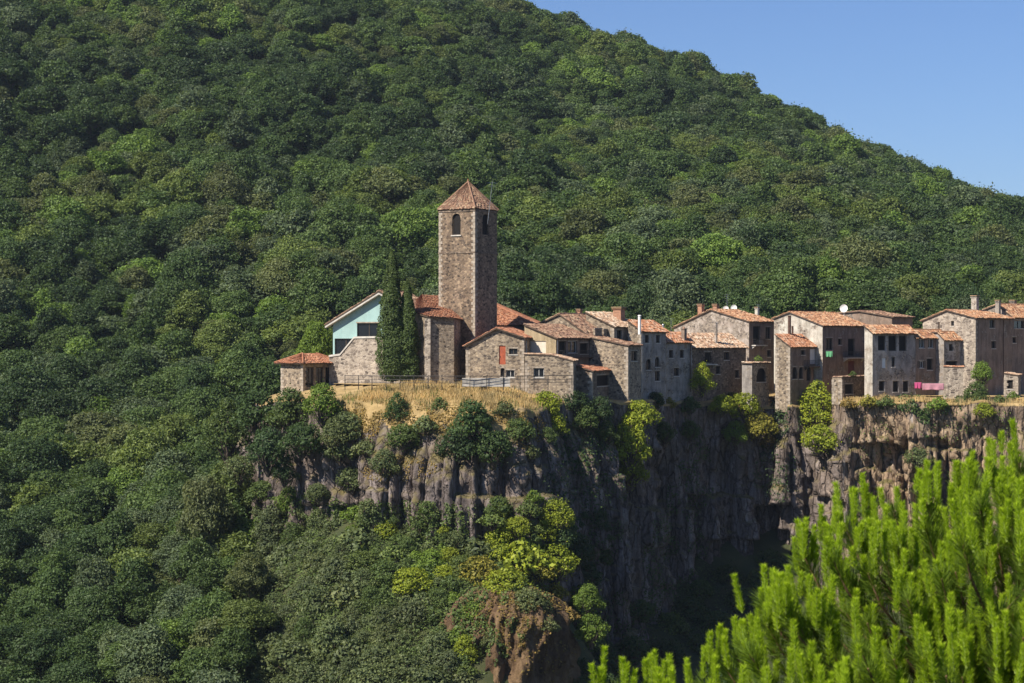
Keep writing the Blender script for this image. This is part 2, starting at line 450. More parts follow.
xs = np.concatenate([[-2500,-1600,-1000,-650,-450], np.arange(-330, 421, 4.0), [520,700,1000,1600,2500]])
ys = np.concatenate([[-900,-400,-150], np.arange(-60, 40, 2.5), np.arange(40, 860, 4.0), np.arange(860, 1110, 10), [1300,1800,2600,4000]])
GX, GY = np.meshgrid(xs, ys); GZ = ground_z(GX, GY)
nx, ny = len(xs), len(ys)
ii = np.arange((nx) * (ny)).reshape(ny, nx)
TV = np.stack([GX, GY, GZ], -1).reshape(-1, 3)
TQ = np.stack([ii[:-1, :-1], ii[:-1, 1:], ii[1:, 1:], ii[1:, :-1]], -1).reshape(-1, 4)
terrain = link("terrain", np_mesh("terrain", TV, TQ, M['ground'], True)); tag(terrain, kind="structure")

# ------------------------------------------------------------------ the basalt cliff the village stands on
EDGE = [(283,350,400),(262,322,402),(258,296,404),(282,278,400),(345,266,403),(400,262,407),(470,260,409),(512,261,410),(534,264,410),
        (560,272,405),(600,277.5,401),(632,282,400),(648,290,401),(668,298,402),(690,303,403),(712,306.5,404),(745,309.5,404),(760,311,405),(781,311.5,404),(791,309,403),(812,313,403),(828,315.5,402),(836,308,401),(843,299.5,400),(862,298.5,400),
        (900,295.5,400),(960,293.5,402),(1024,293,402),(1120,298,404),(1300,320,404)]
E = np.array([tuple(P(*e)) for e in EDGE])
def catmull(pts, n):
    out = []
    for i in range(len(pts) - 1):
        p0 = pts[max(i - 1, 0)]; p1 = pts[i]; p2 = pts[i + 1]; p3 = pts[min(i + 2, len(pts) - 1)]
        u = np.linspace(0, 1, n, endpoint=False)[:, None]
        out.append(0.5 * ((2 * p1) + (-p0 + p2) * u + (2 * p0 - 5 * p1 + 4 * p2 - p3) * u * u + (-p0 + 3 * p1 - 3 * p2 + p3) * u ** 3))
    out.append(pts[-1:]); return np.concatenate(out)
fine = catmull(E, 200)
seg = np.hypot(np.diff(fine[:, 0]), np.diff(fine[:, 1])); cs = np.concatenate([[0], np.cumsum(seg)])
DS = 0.2
sv = np.arange(0, cs[-1], DS)
EX = np.interp(sv, cs, fine[:, 0]); EY = np.interp(sv, cs, fine[:, 1]); EZ = np.interp(sv, cs, fine[:, 2])
EZ = EZ + (vnoise(sv / 3.0, sv * 0, 3) - 0.5) * 0.8
tx = np.gradient(EX); ty = np.gradient(EY)
k = np.hanning(41); k /= k.sum()
def smooth(a): return np.convolve(np.pad(a, 20, mode='edge'), k, 'valid')
NX, NY = smooth(ty), smooth(-tx); L = np.hypot(NX, NY); NX /= L; NY /= L
rng = np.random.default_rng(4)
# column boundaries
wd = []; tot = 0
while tot < sv[-1] + 5:
    w = rng.uniform(0.7, 1.9) if rng.uniform() < .8 else rng.uniform(1.9, 3.2); wd.append(w); tot += w
cb = np.concatenate([[0], np.cumsum(wd)])
cid = np.searchsorted(cb, sv, side='right') - 1
q = (sv - cb[cid]) / np.array(wd)[cid] * 2 - 1
ncol = len(wd)
DZ = 0.42; ZB = -64.0
nz = 170
dep = np.concatenate([np.linspace(0, 1, nz)]) * 56.0            # depth below the edge
off = np.zeros((ncol, nz))
drift = 0
for c in range(ncol):
    drift = 0.6 * drift + rng.normal(0, 0.8)
    z = 0; cur = drift
    arr = np.zeros(nz)
    while z < 56:
        h = rng.uniform(2.5, 13); arr[(dep >= z) & (dep < z + h)] = cur
        cur = 0.7 * cur + 0.3 * drift + rng.normal(0, 0.75); z += h
    off[c] = arr
S2, D2 = np.meshgrid(sv, dep, indexing='ij')
pxs = EX * F / EY + CX
amp = np.clip((D2 - 2.0) / 5.0, 0.12, 1)
tipmask = np.clip(1 - np.abs(pxs - 440) / 160, 0, 1)[:, None]      # soil slope above the rock on the sunny tip
rightm = np.clip((pxs - 815) / 50, 0, 1)[:, None]
disp = off[cid] * amp * (1.0 + 0.5 * rightm) - (np.clip(np.abs(q)[:, None] - 0.35, 0, 1) * 0.75 + (np.abs(q)[:, None] > 0.8) * 0.35) * amp
# buttresses: bundles of neighbouring columns that stand forward or have fallen away in steps
bund = np.zeros((ncol, nz)); c = 0
while c < ncol:
    w = int(rng.integers(2, 7)); cur = rng.normal(0, 1.3); z = 0; a = np.zeros(nz)
    while z < 56:
        h = rng.uniform(5, 18); a[(dep >= z) & (dep < z + h)] = cur; cur = 0.5 * cur + rng.normal(0.25, 1.2); z += h
    bund[c:c + w] = a; c += w
disp += bund[cid] * np.clip((D2 - 3) / 4, 0.05, 1) * (0.75 + 0.35 * rightm)
disp += (fbm(S2 / 18.0, D2 / 30.0, 21, 2) - 0.5) * 4.5 * np.clip(D2 / 8, 0.1, 1)
disp += (fbm(S2 / 1.5, D2 / 2.2, 22, 4) - 0.5) * 1.5 * np.clip(D2 / 4, 0.3, 1)
disp += D2 * 0.07 + np.minimum(D2, 8) * (0.5 * tipmask)
disp += (0.35 + 0.65 * rightm) * (np.round(fbm(S2 / 3.6, D2 / 4.8, 31, 3) * 7) / 7 - 0.5) * 6.5 * np.clip(D2 / 5, 0.1, 1) * np.clip(D2 / 6, 0, 1)
disp = np.where(D2 < 0.01, 0, disp)
CVX = EX[:, None] + NX[:, None] * disp; CVY = EY[:, None] + NY[:, None] * disp; CVZ = EZ[:, None] - D2
# the top: a strip running inwards from the edge to the level of the village street
inn = np.array([14.0, 10.0, 7.0, 4.5, 2.5, 1.0])
def top_z(x): return np.interp(x, [-60, 5, 14, 30, 120], [-6.0, -5.9, -7.2, -8.0, -8.6])
IX = EX[:, None] - NX[:, None] * inn; IY = EY[:, None] - NY[:, None] * inn
u = np.clip(inn / 11.0, 0, 1)
IZ = EZ[:, None] * (1 - u ** 0.8) + top_z(IX) * u ** 0.8 + (fbm(IX / 2.2, IY / 2.2, 41, 3) - 0.5) * 0.5 * (inn < 12)
VX = np.concatenate([IX, CVX], 1); VY = np.concatenate([IY, CVY], 1); VZ = np.concatenate([IZ, CVZ], 1)
ns, nc = VX.shape
jj = np.arange(ns * nc).reshape(ns, nc)
CV = np.stack([VX, VY, VZ], -1).reshape(-1, 3)
CQ = np.stack([jj[:-1, :-1], jj[:-1, 1:], jj[1:, 1:], jj[1:, :-1]], -1).reshape(-1, 4)
colidx = np.tile(np.arange(nc - 1), ns - 1)
soil = np.repeat((np.interp(pxs[:-1], [320, 350, 520, 536], [0, 7, 5, 0]) * (0.4 + 1.2 * vnoise(sv[:-1] / 2.5, sv[:-1] * 0, 15))), nc - 1)
midx = np.where(colidx < len(inn) + 1 + soil, 1, 0)
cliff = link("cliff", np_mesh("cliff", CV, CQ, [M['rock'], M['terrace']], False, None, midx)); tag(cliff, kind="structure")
PLAT = np.array([(x, y) for x, y in zip(EX[::12], EY[::12])] + [(150, 372), (60, 362), (0, 358)])
def in_poly(x, y, poly):
    r = np.zeros(np.shape(x), bool); n = len(poly); j = n - 1
    for i in range(n):
        xi, yi = poly[i]; xj, yj = poly[j]
        c = ((yi > y) != (yj > y)) & (x < (xj - xi) * (y - yi) / (yj - yi + 1e-12) + xi)
        r ^= c; j = i
    return r

# street level behind the strip
gx, gy = np.arange(-48, 135, 1.5), np.arange(262, 372, 1.5)
AX, AY = np.meshgrid(gx, gy, indexing='ij')
dmin = np.full(AX.shape, 1e9)
for i in range(0, len(EX), 6): dmin = np.minimum(dmin, np.hypot(AX - EX[i], AY - EY[i]))
inside = in_poly(AX, AY, PLAT) & (dmin > 8.0)
gk = np.arange(AX.size).reshape(AX.shape)
cell = inside[:-1, :-1] & inside[1:, :-1] & inside[1:, 1:] & inside[:-1, 1:]
GQ = np.stack([gk[:-1, :-1][cell], gk[1:, :-1][cell], gk[1:, 1:][cell], gk[:-1, 1:][cell]], -1)
vg = link("village_ground", np_mesh("village_ground", np.stack([AX, AY, top_z(AX) - 0.06], -1).reshape(-1, 3), GQ, M['terrace'], True)); tag(vg, kind="structure")

# ochre earth bank that ends the spur
def bank(name, px, Y, ytop, rx, ry, h, seed):
    c = P(px, Y, ytop); na, nh = 260, 90
    a = np.linspace(0, 2 * np.pi, na, endpoint=False); hh = np.linspace(0, 1, nh)
    A, H = np.meshgrid(a, hh, indexing='ij')
    A2 = A + 1.40                                       # a blunt wedge whose nose points out of the spur
    plan = 1.0 / (np.abs(np.cos(A2)) ** 1.15 + np.abs(np.sin(A2)) ** 1.15) ** (1 / 1.15)
    rr = plan * np.minimum(1.0, 0.12 + np.sqrt(np.clip(H * 7.0, 0, 1)) * 0.55 + 0.40 * H ** 0.8) * 1.25
    gul = np.abs(fbm(A * 5.5, H * 1.2, seed, 4) - 0.5)   # rain gullies running down
    rr = rr * (1 + (gul - 0.12) * 0.45 * np.clip(H * 4, 0, 1)) + (fbm(np.cos(A) * 5 + 9 + H * 7, np.sin(A) * 5 + H * 9, seed + 3, 6) - .5) * 0.42 + (np.round(fbm(A * 4, H * 9, seed + 5, 3) * 6) / 6 - .5) * .16
    ca = np.cos(A); sa = np.sin(A)
    X = c.x + rx * rr * ca; Yv = c.y + ry * rr * sa; Z = c.z - h * H ** 1.1 + (fbm(X / 1.1, Yv / 1.1, seed + 7, 4) - .5) * 1.6
    V = np.stack([X, Yv, Z], -1).reshape(-1, 3); k = np.arange(na * nh).reshape(na, nh)
    kk = np.concatenate([k, k[:1]], 0)
    Q = np.stack([kk[:-1, :-1], kk[1:, :-1], kk[1:, 1:], kk[:-1, 1:]], -1).reshape(-1, 4)
    o = link(name, np_mesh(name, V, Q, M['ochre'], False)); tag(o, kind="structure"); return V, Q
BV, BQ = bank("earth_bank_hill", 507, 241, 586, 8.2, 8.0, 27.0, 61)

allV = np.concatenate([TV, CV, BV]); allQ = np.concatenate([TQ, CQ + len(TV), BQ + len(TV) + len(CV)])
BVH = BVHTree.FromPolygons(allV.tolist(), allQ.tolist())
def hit(px, py):
    d = Vector(((px - CX) / F, 1.0, (CY - py) / F)).normalized()
    loc, n, i, dist = BVH.ray_cast(Vector((0, 0, 0)), d, 3000)
    return loc, n

# ------------------------------------------------------------------ foliage
def unit(v): return v / np.maximum(np.linalg.norm(v, axis=-1, keepdims=True), 1e-9)
def leaves(p, n, size, rng, jit=0.75, asp=0.55):
    """one kite-shaped leaf spray per point"""
    m = len(p)
    n = unit(n + rng.normal(0, jit, (m, 3)))
    a = unit(np.cross(n, rng.normal(0, 1, (m, 3)))); b = np.cross(n, a)
    s = size * rng.uniform(0.65, 1.35, (m, 1))
    V = np.stack([p - a * s * 0.5, p + b * s * asp * 0.5 + n * s * 0.06, p + a * s * 0.5, p - b * s * asp * 0.5 - n * s * 0.06], 1).reshape(-1, 3)
    Q = np.arange(4 * m).reshape(m, 4)
    t = np.repeat(np.clip(rng.normal(0.5, 0.2, m), 0, 1), 4)
    return V, Q, t
_ico = bmesh.new(); bmesh.ops.create_icosphere(_ico, subdivisions=2, radius=1.0)
ICV = np.array([v.co[:] for v in _ico.verts]); ICF = np.array([[v.index for v in f.verts] for f in _ico.faces]); _ico.free()
ICQ = np.concatenate([ICF, ICF[:, 2:3]], 1)

def blob_crown(blobs, leaf, per_m2, rng, core=0.42, jit=0.7, down=0.35):
    """leaves spread over overlapping clumps; returns arrays (verts, quads, tint); clumps keep a tangled dense heart"""
    Vs, Qs, Ts = [], [], []; n0 = 0
    C = np.array([b[0] for b in blobs]); Rr = np.array([b[1] for b in blobs])
    for i in range(len(blobs)):
        r = Rr[i]; m = int(per_m2 * 4 * np.pi * (r.prod() ** (2 / 3)))
        d = unit(rng.normal(0, 1, (m, 3)))
        keep = (d[:, 2] > -0.25) | (rng.uniform(0, 1, m) < down); d = d[keep]; m = len(d)
        lump = 0.70 + 0.62 * fbm(d[:, 0] * 3.4 + i * 7.1 + d[:, 2], d[:, 1] * 3.4 + d[:, 2] * 2.7, int(i) + 3, 3)
        rad = lump * (1 - np.abs(rng.normal(0, 0.16, m))) + np.where(rng.uniform(0, 1, m) < 0.12, rng.uniform(0, 0.38, m), 0)
        p = C[i] + d * r * rad[:, None]
        ok = np.ones(m, bool)
        for j in range(len(blobs)):
            if j != i: ok &= (((p - C[j]) / Rr[j]) ** 2).sum(1) > 0.62
        p = p[ok]; d = d[ok]
        if not len(p): continue
        V, Q, t = leaves(p, d + np.array([0, 0, 0.35]), leaf, rng, jit)
        bt = np.clip(t + rng.normal(0, 0.09), 0, 1)
        Vs.append(V); Qs.append(Q + n0); Ts.append(bt); n0 += len(V)
        if core > 0:  # added ball that blocks light, tinted darker for the clump's inner shade
            cv = C[i] + ICV * r * core * (0.85 + 0.3 * vnoise(ICV[:, 0] * 2 + i, ICV[:, 1] * 2 + ICV[:, 2] * 2, 7))[:, None]
            Vs.append(cv); Qs.append(np.stack([ICF[:, 0], ICF[:, 1], ICF[:, 2]], 1)[:, [0, 1, 2, 2]] + n0 if False else ICQ + n0); Ts.append(np.full(len(cv), 0.25)); n0 += len(cv)
    return np.concatenate(Vs), np.concatenate(Qs), np.concatenate(Ts)

def quad_tri_mesh(name, V, Q, T, mats, midx=None):
    """quads, with the core's triangles stored as (a,b,c,c)"""
    tri = Q[:, 2] == Q[:, 3]
    me = bpy.data.meshes.new(name)
    cnt = np.where(tri, 3, 4); start = np.concatenate([[0], np.cumsum(cnt)[:-1]]).astype(np.int32)
    flat = Q.ravel()[np.stack([np.ones_like(tri), np.ones_like(tri), np.ones_like(tri), ~tri], 1).ravel()]
    me.vertices.add(len(V)); me.vertices.foreach_set("co", np.asarray(V, np.float32).ravel())
    me.loops.add(len(flat)); me.loops.foreach_set("vertex_index", flat.astype(np.int32))
    me.polygons.add(len(Q)); me.polygons.foreach_set("loop_start", start)
    setmats(me, mats)
    if midx is not None: me.polygons.foreach_set("material_index", np.asarray(midx, np.int32))
    a = me.attributes.new("tint", 'FLOAT', 'POINT'); a.data.foreach_set("value", np.asarray(T, np.float32))
    me.update(calc_edges=True); return me

def dome_blobs(rng, rad, h, n, base):
    """clumps arranged over a broad uneven dome: rad in plan, from height base up to h"""
    bl = []
    bl.append((np.array([0, 0, base + (h - base) * 0.42]), np.array([rad * 0.62, rad * 0.62, (h - base) * 0.46])))
    for i in range(n):
        a = i * 2.399963 + rng.uniform(-0.4, 0.4); f = ((i + 0.5) / n) ** 0.55
        r = rad * 0.70 * f * rng.uniform(0.85, 1.15)
        zz = base + (h - base) * (0.80 - 0.52 * f ** 1.7) + rng.uniform(-0.1, 0.1) * (h - base)
        br = rad * rng.uniform(0.17, 0.34)
        bl.append((np.array([r * math.cos(a), r * math.sin(a), zz]), np.array([br, br, br * rng.uniform(0.7, 0.95)])))
    return bl

def trunk_mb(rng, bl, base, r0, m=0):
    mb = MB()
    top = Vector(bl[0][0]); lean = Vector((rng.uniform(-.3, .3), rng.uniform(-.3, .3), base))
    pts = [Vector((0, 0, -0.6)), Vector((lean.x * .4, lean.y * .4, base * 0.5)), lean, top]
    mb.path(pts, [r0 * 1.25, r0, r0 * 0.8, r0 * 0.35], 7, m)
    for c, r in bl[1::2]:
        st = pts[2].lerp(top, rng.uniform(0.0, 0.6)); e = Vector(c); md = st.lerp(e, 0.5) + Vector((0, 0, -0.25))
        mb.path([st, md, e], [r0 * 0.4, r0 * 0.27, r0 * 0.1], 5, m)
    return mb

def tree_variant(seed, rad, h, n, base, leaf, dens, core=0.42, jit=1.0):
    rng = np.random.default_rng(seed)
    bl = dome_blobs(rng, rad, h, n, base)
    return blob_crown(bl, leaf, dens, rng, core, jit), trunk_mb(rng, bl, base, 0.05 * rad)

VARS = [(11, 4.0, 8.2, 26, 1.6), (12, 4.3, 7.4, 30, 1.2), (13, 3.6, 9.2, 24, 2.0), (14, 4.6, 8.0, 32, 1.4), (15, 3.9, 7.0, 22, 1.0), (16, 4.1, 8.8, 28, 1.8), (17, 3.3, 9.8, 26, 1.4), (18, 5.0, 6.8, 36, 0.9)]
NEAR = []
for v in VARS:
    (V, Q, T), tr = tree_variant(*v, 0.31, 42)
    NEAR.append((quad_tri_mesh("crown", V, Q, T, M['leaf']), tr.mesh("trunk", M['bark'])))
fcol = bpy.data.collections.new("forest_source")
PAL = {k: (v[0] * 1.50, v[1] * 1.54, v[2] * 1.65) for k, v in {'dark': (0.040, 0.064, 0.018), 'mid': (0.055, 0.083, 0.022), 'grey': (0.062, 0.083, 0.036), 'yellowish': (0.078, 0.102, 0.024),
       'bright': (0.086, 0.130, 0.024), 'olive': (0.074, 0.086, 0.030), 'deep': (0.032, 0.052, 0.017)}.items()}
FARC = ['dark', 'mid', 'grey', 'dark', 'yellowish', 'deep', 'olive', 'bright']
FLEAF = {cn: leaf_material('leaf_' + cn, 0.34, PAL[cn]) for cn in set(FARC)}
idx = 0
for vi, v in enumerate(VARS):
    (V, Q, T), tr = tree_variant(v[0] + 50, v[1], v[2], v[3], v[4], 0.44, 22)
    nb = len(V)
    V2 = np.concatenate([V, np.array(tr.v)]); T2 = np.concatenate([T, np.full(len(tr.v), 0.5)])
    tq = np.array([f if len(f) == 4 else (f + (f[-1],))[:4] for f in tr.f if len(f) in (3, 4)]) + nb
    Q2 = np.concatenate([Q, tq]); mi = np.concatenate([np.zeros(len(Q), int), np.ones(len(tq), int)])
    me = quad_tri_mesh("forest_tree", V2, Q2, T2, [M['leaf'], M['bark']], mi)
    for ci, cn in enumerate(FARC):
        mc = me if ci == 0 else me.copy(); mc.materials[0] = FLEAF[cn]
        o = bpy.data.objects.new("forest_tree_%02d" % idx, mc); fcol.objects.link(o); idx += 1

# ------------------------------------------------------------------ where the woods stand
rng = np.random.default_rng(77)
pts = []
for Y in np.arange(214, 850, 5.0):
    half = Y * 0.31 + 8
    for X in np.arange(-half, half, 5.8): pts.append((X + (2.9 if int(Y / 5.0) % 2 else 0), Y))
pts = np.array(pts) + rng.uniform(-1.7, 1.7, (len(pts), 2))
pxx = pts[:, 0] * F / pts[:, 1] + CX
gz = ground_z(pts[:, 0], pts[:, 1])
pl = PLAT.copy(); cen = pl.mean(0); pl = cen + (pl - cen) * 1.06
ok = ~in_poly(pts[:, 0], pts[:, 1], pl)
spur = (pxx > 318) & (pts[:, 1] < 268); valley = (pxx > 520) & (pts[:, 1] < 340) & ~((pxx > 690) & (pts[:, 1] < 281)) & ~((pxx > 640) & (pts[:, 1] < 258))
ok &= ~spur & ~valley
ok &= ~((pxx > 262) & (pts[:, 1] < 300))
pts = pts[ok]; gz = gz[ok]; pxx = pxx[ok]
sc = np.clip(0.66 + 0.92 * fbm(pts[:, 0] / 26, pts[:, 1] / 26, 91, 3) + rng.normal(0, 0.27, len(pts)), 0.5, 1.7)
sc = np.where(pts[:, 1] < 310, np.minimum(sc, 1.0 + 0.15 * np.sin(pts[:, 0] * 7)), sc)
kindn = fbm(pts[:, 0] / 30, pts[:, 1] / 30, 93, 3) + rng.normal(0, 0.10, len(pts))
def colour_of(k, u):
    if k > 0.66: return 'yellowish' if u < 0.55 else ('bright' if u < 0.7 else 'olive')
    if k > 0.55: return 'mid' if u < 0.6 else ('olive' if u < 0.8 else 'yellowish')
    if k > 0.45: return 'mid' if u < 0.45 else ('grey' if u < 0.75 else 'dark')
    if k > 0.34: return 'dark' if u < 0.5 else ('grey' if u < 0.8 else 'deep')
    return 'deep' if u < 0.6 else 'dark'
uu = rng.uniform(0, 1, len(pts))
cname = np.array([('bright' if b > 0.955 else colour_of(a, b)) for a, b in zip(kindn, uu)])
# which are in sight
topz = gz + 6.0 * sc
vis = np.ones(len(pts), bool)
for f in np.linspace(0.3, 0.975, 70):
    X = pts[:, 0] * f; Yv = pts[:, 1] * f; Z = topz * f
    g = ground_z(X, Yv) + np.where((Yv > 290) | ((X * F / Yv + CX < 300) & (Yv > 215)), 3.5, 0.5)
    ip = in_poly(X, Yv, PLAT)
    g = np.where(ip, np.maximum(g, -6.0 + np.where(np.abs(X) < 140, 2.0, 0)), g)
    vis &= ~(g > Z)
pyy = CY - topz * F / pts[:, 1]
infr = (pxx > -15) & (pxx < 1040) & (pyy > -15) & (pyy < 715)
appar = sc / pts[:, 1] * (vis & infr)
order = np.argsort(-appar)
nearset = order[:290]
CW = {'dark': 'dark green', 'mid': 'mid green', 'grey': 'grey green', 'yellowish': 'yellowish green', 'bright': 'bright green', 'olive': 'olive green', 'deep': 'very dark green'}
def region(px, py):
    if px > 600 and py > 430: return "deep in the gorge behind the pine"
    if py > 610: return "near the lower left corner of the picture" if px < 160 else "low on the slope under the pavilion"
    if py > 520: return "low on the left slope by the picture edge" if px < 110 else ("in the hollow of the lower left slope" if px < 220 else "on the slope left of the scrubby spur")
    if px > 600 and py > 430: return "deep in the gorge behind the pine"
    if py > 430: return "midway up the slope at the left edge" if px < 110 else ("halfway up the left slope" if px < 200 else "beside the left end of the cliff")
    if py > 340: return "on the left hillside level with the village" if px < 150 else ("behind the tiled pavilion" if px < 300 else "just behind the village roofs")
    return "on the wooded hill behind the village roofs" if px > 330 else "on the wooded hillside left of the church"
nv = len(NEAR)
def place_tree(i):
    v = int(rng.integers(0, nv)); s = float(sc[i])
    sz = 'large' if s > 1.3 else ('small' if s < 0.9 else 'medium sized')
    shp = ['round', 'broad', 'tall', 'spreading', 'low', 'full', 'narrow', 'flat topped'][v]
    lab = "%s %s %s tree %s" % (sz.split()[0], shp, CW[cname[i]], region(pxx[i], pyy[i]))
    t = thing("broadleaf_tree", lab, "tree", (pts[i, 0], pts[i, 1], gz[i]), float(rng.uniform(0, 6.28)), "broadleaf trees of the wooded slopes")
    t.scale = (s * float(rng.uniform(0.95, 1.3)), s * float(rng.uniform(0.95, 1.3)), s * float(rng.uniform(0.85, 1.15)))
    c = link("crown", NEAR[v][0], t); c.color = PAL[cname[i]] + (1,)
    link("trunk", NEAR[v][1], t)
for i in nearset: place_tree(i)
rest = np.ones(len(pts), bool); rest[nearset] = False
ridx = np.where(rest)[0]
vmesh = bpy.data.meshes.new("forest")
vmesh.vertices.add(len(ridx))
vmesh.vertices.foreach_set("co", np.stack([pts[ridx, 0], pts[ridx, 1], gz[ridx]], -1).astype(np.float32).ravel())
a = vmesh.attributes.new("variant", 'INT', 'POINT')
cpick = {c: [k for k, n in enumerate(FARC) if n == c] for c in set(FARC)}
a.data.foreach_set("value", np.array([int(rng.integers(0, 8)) * 8 + int(rng.choice(cpick[cname[i]])) for i in ridx], np.int32))
a = vmesh.attributes.new("turn", 'FLOAT_VECTOR', 'POINT')
a.data.foreach_set("vector", np.stack([rng.normal(0, 0.05, len(ridx)), rng.normal(0, 0.05, len(ridx)), rng.uniform(0, 6.28, len(ridx))], -1).astype(np.float32).ravel())
a = vmesh.attributes.new("size", 'FLOAT_VECTOR', 'POINT')
a.data.foreach_set("vector", (sc[ridx, None] * np.stack([rng.uniform(0.95, 1.35, len(ridx)), rng.uniform(0.95, 1.35, len(ridx)), rng.uniform(0.8, 1.15, len(ridx))], -1)).astype(np.float32).ravel())
forest = link("forest", vmesh)
tag(forest, "dense broadleaf wood covering the hill behind the village", "forest", kind="stuff")
ng = bpy.data.node_groups.new("forest", 'GeometryNodeTree')
ng.interface.new_socket("Geometry", in_out='INPUT', socket_type='NodeSocketGeometry')
ng.interface.new_socket("Geometry", in_out='OUTPUT', socket_type='NodeSocketGeometry')
gi = ng.nodes.new("NodeGroupInput"); go = ng.nodes.new("NodeGroupOutput")
iop = ng.nodes.new("GeometryNodeInstanceOnPoints"); ci = ng.nodes.new("GeometryNodeCollectionInfo")
ci.inputs[0].default_value = fcol; ci.inputs["Separate Children"].default_value = True; ci.inputs["Reset Children"].default_value = True
def nattr(name, typ):
    n = ng.nodes.new("GeometryNodeInputNamedAttribute"); n.data_type = typ; n.inputs["Name"].default_value = name
    return n.outputs["Attribute"]
lk = ng.links.new
lk(gi.outputs[0], iop.inputs["Points"]); lk(ci.outputs[0], iop.inputs["Instance"])
iop.inputs["Pick Instance"].default_value = True
lk(nattr("variant", 'INT'), iop.inputs["Instance Index"])
e2r = ng.nodes.new("FunctionNodeEulerToRotation"); lk(nattr("turn", 'FLOAT_VECTOR'), e2r.inputs[0]); lk(e2r.outputs[0], iop.inputs["Rotation"])
lk(nattr("size", 'FLOAT_VECTOR'), iop.inputs["Scale"]); lk(iop.outputs[0], go.inputs[0])
forest.modifiers.new("forest", 'NODES').node_group = ng
print("FOREST", len(ridx), "individual", len(nearset))

# ------------------------------------------------------------------ buildings
ARC = 7
def wall(mb, put, u0, u1, zb, top, holes, m=0, breaks=()):
    """a wall in the plane put(u, z): top(u) is its upper edge; holes = (ua, ub, za, zc, arched)"""
    us = sorted(set([u0, u1] + [b for b in breaks if u0 < b < u1] + [h[0] for h in holes] + [h[1] for h in holes]))
    us = [x for x in us if u0 - 1e-6 <= x <= u1 + 1e-6]
    for a, b in zip(us, us[1:]):
        if b - a < 1e-5: continue
        z = zb
        for h in sorted([h for h in holes if h[0] <= a + 1e-6 and h[1] >= b - 1e-6], key=lambda h: h[2]):
            if h[2] > z + 1e-4: mb.poly([put(a, z), put(b, z), put(b, h[2]), put(a, h[2])], m)
            z = h[3]
        mb.poly([put(a, z), put(b, z), put(b, top(b)), put(a, top(a))], m)
    for h in holes:
        if len(h) > 4 and h[4]:
            r = (h[1] - h[0]) / 2; c = (h[0] + h[1]) / 2; zs = h[3] - r
            arc = [(c - r * math.cos(math.pi * k / (2 * ARC)), zs + r * math.sin(math.pi * k / (2 * ARC))) for k in range(2 * ARC + 1)]
            for k in range(ARC): mb.poly([put(*arc[k]), put(*arc[k + 1]), put(h[0], h[3])], m)
            for k in range(ARC, 2 * ARC): mb.poly([put(*arc[k]), put(*arc[k + 1]), put(h[1], h[3])], m)
def reveal(mb, put3, h, d, m=0):
    a, b, z0, z1 = h[:4]
    for p, q in (((a, z0), (b, z0)), ((b, z0), (b, z1)), ((b, z1), (a, z1)), ((a, z1), (a, z0))):
        mb.poly([put3(p[0], p[1], 0), put3(q[0], q[1], 0), put3(q[0], q[1], d), put3(p[0], p[1], d)], m)

_rs = [0]
def roof_plane(mb, e0, e1, r1, r0, pitch=0.30, wear=0.5):
    """a tiled slope: rows of half-round tiles between eave e0-e1 and ridge r0-r1, on a boarded underside"""
    _rs[0] += 1; rg = np.random.default_rng(_rs[0])
    e0, e1, r1, r0 = map(Vector, (e0, e1, r1, r0))
    n = (e1 - e0).cross(r0 - e0)
    if n.length < 1e-6: n = (e1 - e0).cross(r1 - e0)
    n.normalize()
    if n.z < 0: n = -n
    Lw = max((e1 - e0).length, (r1 - r0).length); Lh = max((r0 - e0).length, (r1 - e1).length)
    nt = max(2, int(Lw / pitch)); nr = max(2, int(Lh / 0.42))
    tt = rg.uniform(0, 1, (nt, nr)); jit = rg.normal(0, 0.03, (nt, nr)); slide = rg.normal(0, 0.05, nt)
    sag = rg.uniform(-0.05, 0.05, 6)
    prof = [(0.0, 0.0), (0.22, 0.075), (0.5, 0.10), (0.78, 0.075)]
    for i in range(nt):
        for j in range(nr):
            v0 = max(0.0, j / nr); v1 = (j + 1) / nr
            up = 0.03
            a = []
            for (pu, ph) in prof + [(1.0, 0.0)]:
                uu = (i + pu) / nt
                for vv, lift in ((v0, up), (v1, 0.0)):
                    base = e0.lerp(e1, uu).lerp(r0.lerp(r1, uu), vv)
                    if j == 0 and vv == v0: base = base + (e0 - r0).normalized() * (0.06 + slide[i])
                    w = sag[int(uu * 5) % 6] * 0.6 * math.sin(math.pi * vv)
                    a.append(base + n * (ph + lift + jit[i, j] + w))
            t = float(tt[i, j])
            for k in range(4): mb.poly([a[2 * k], a[2 * k + 2], a[2 * k + 3], a[2 * k + 1]], 0, t)
    d = n * -0.16
    b = [e0 - n * .0, e1, r1, r0]
    lo = [p + d for p in b]; hi = [p + n * 0.004 for p in b]
    mb.poly(list(reversed(lo)), 1)
    for k in range(4):
        q = (k + 1) % 4
        if (b[k] - b[q]).length > 1e-4: mb.poly([lo[k], lo[q], hi[q], hi[k]], 1)
M['eave'] = plain("eave_boards", (0.10, 0.07, 0.05), 0.9, 0, 0.3, 4)

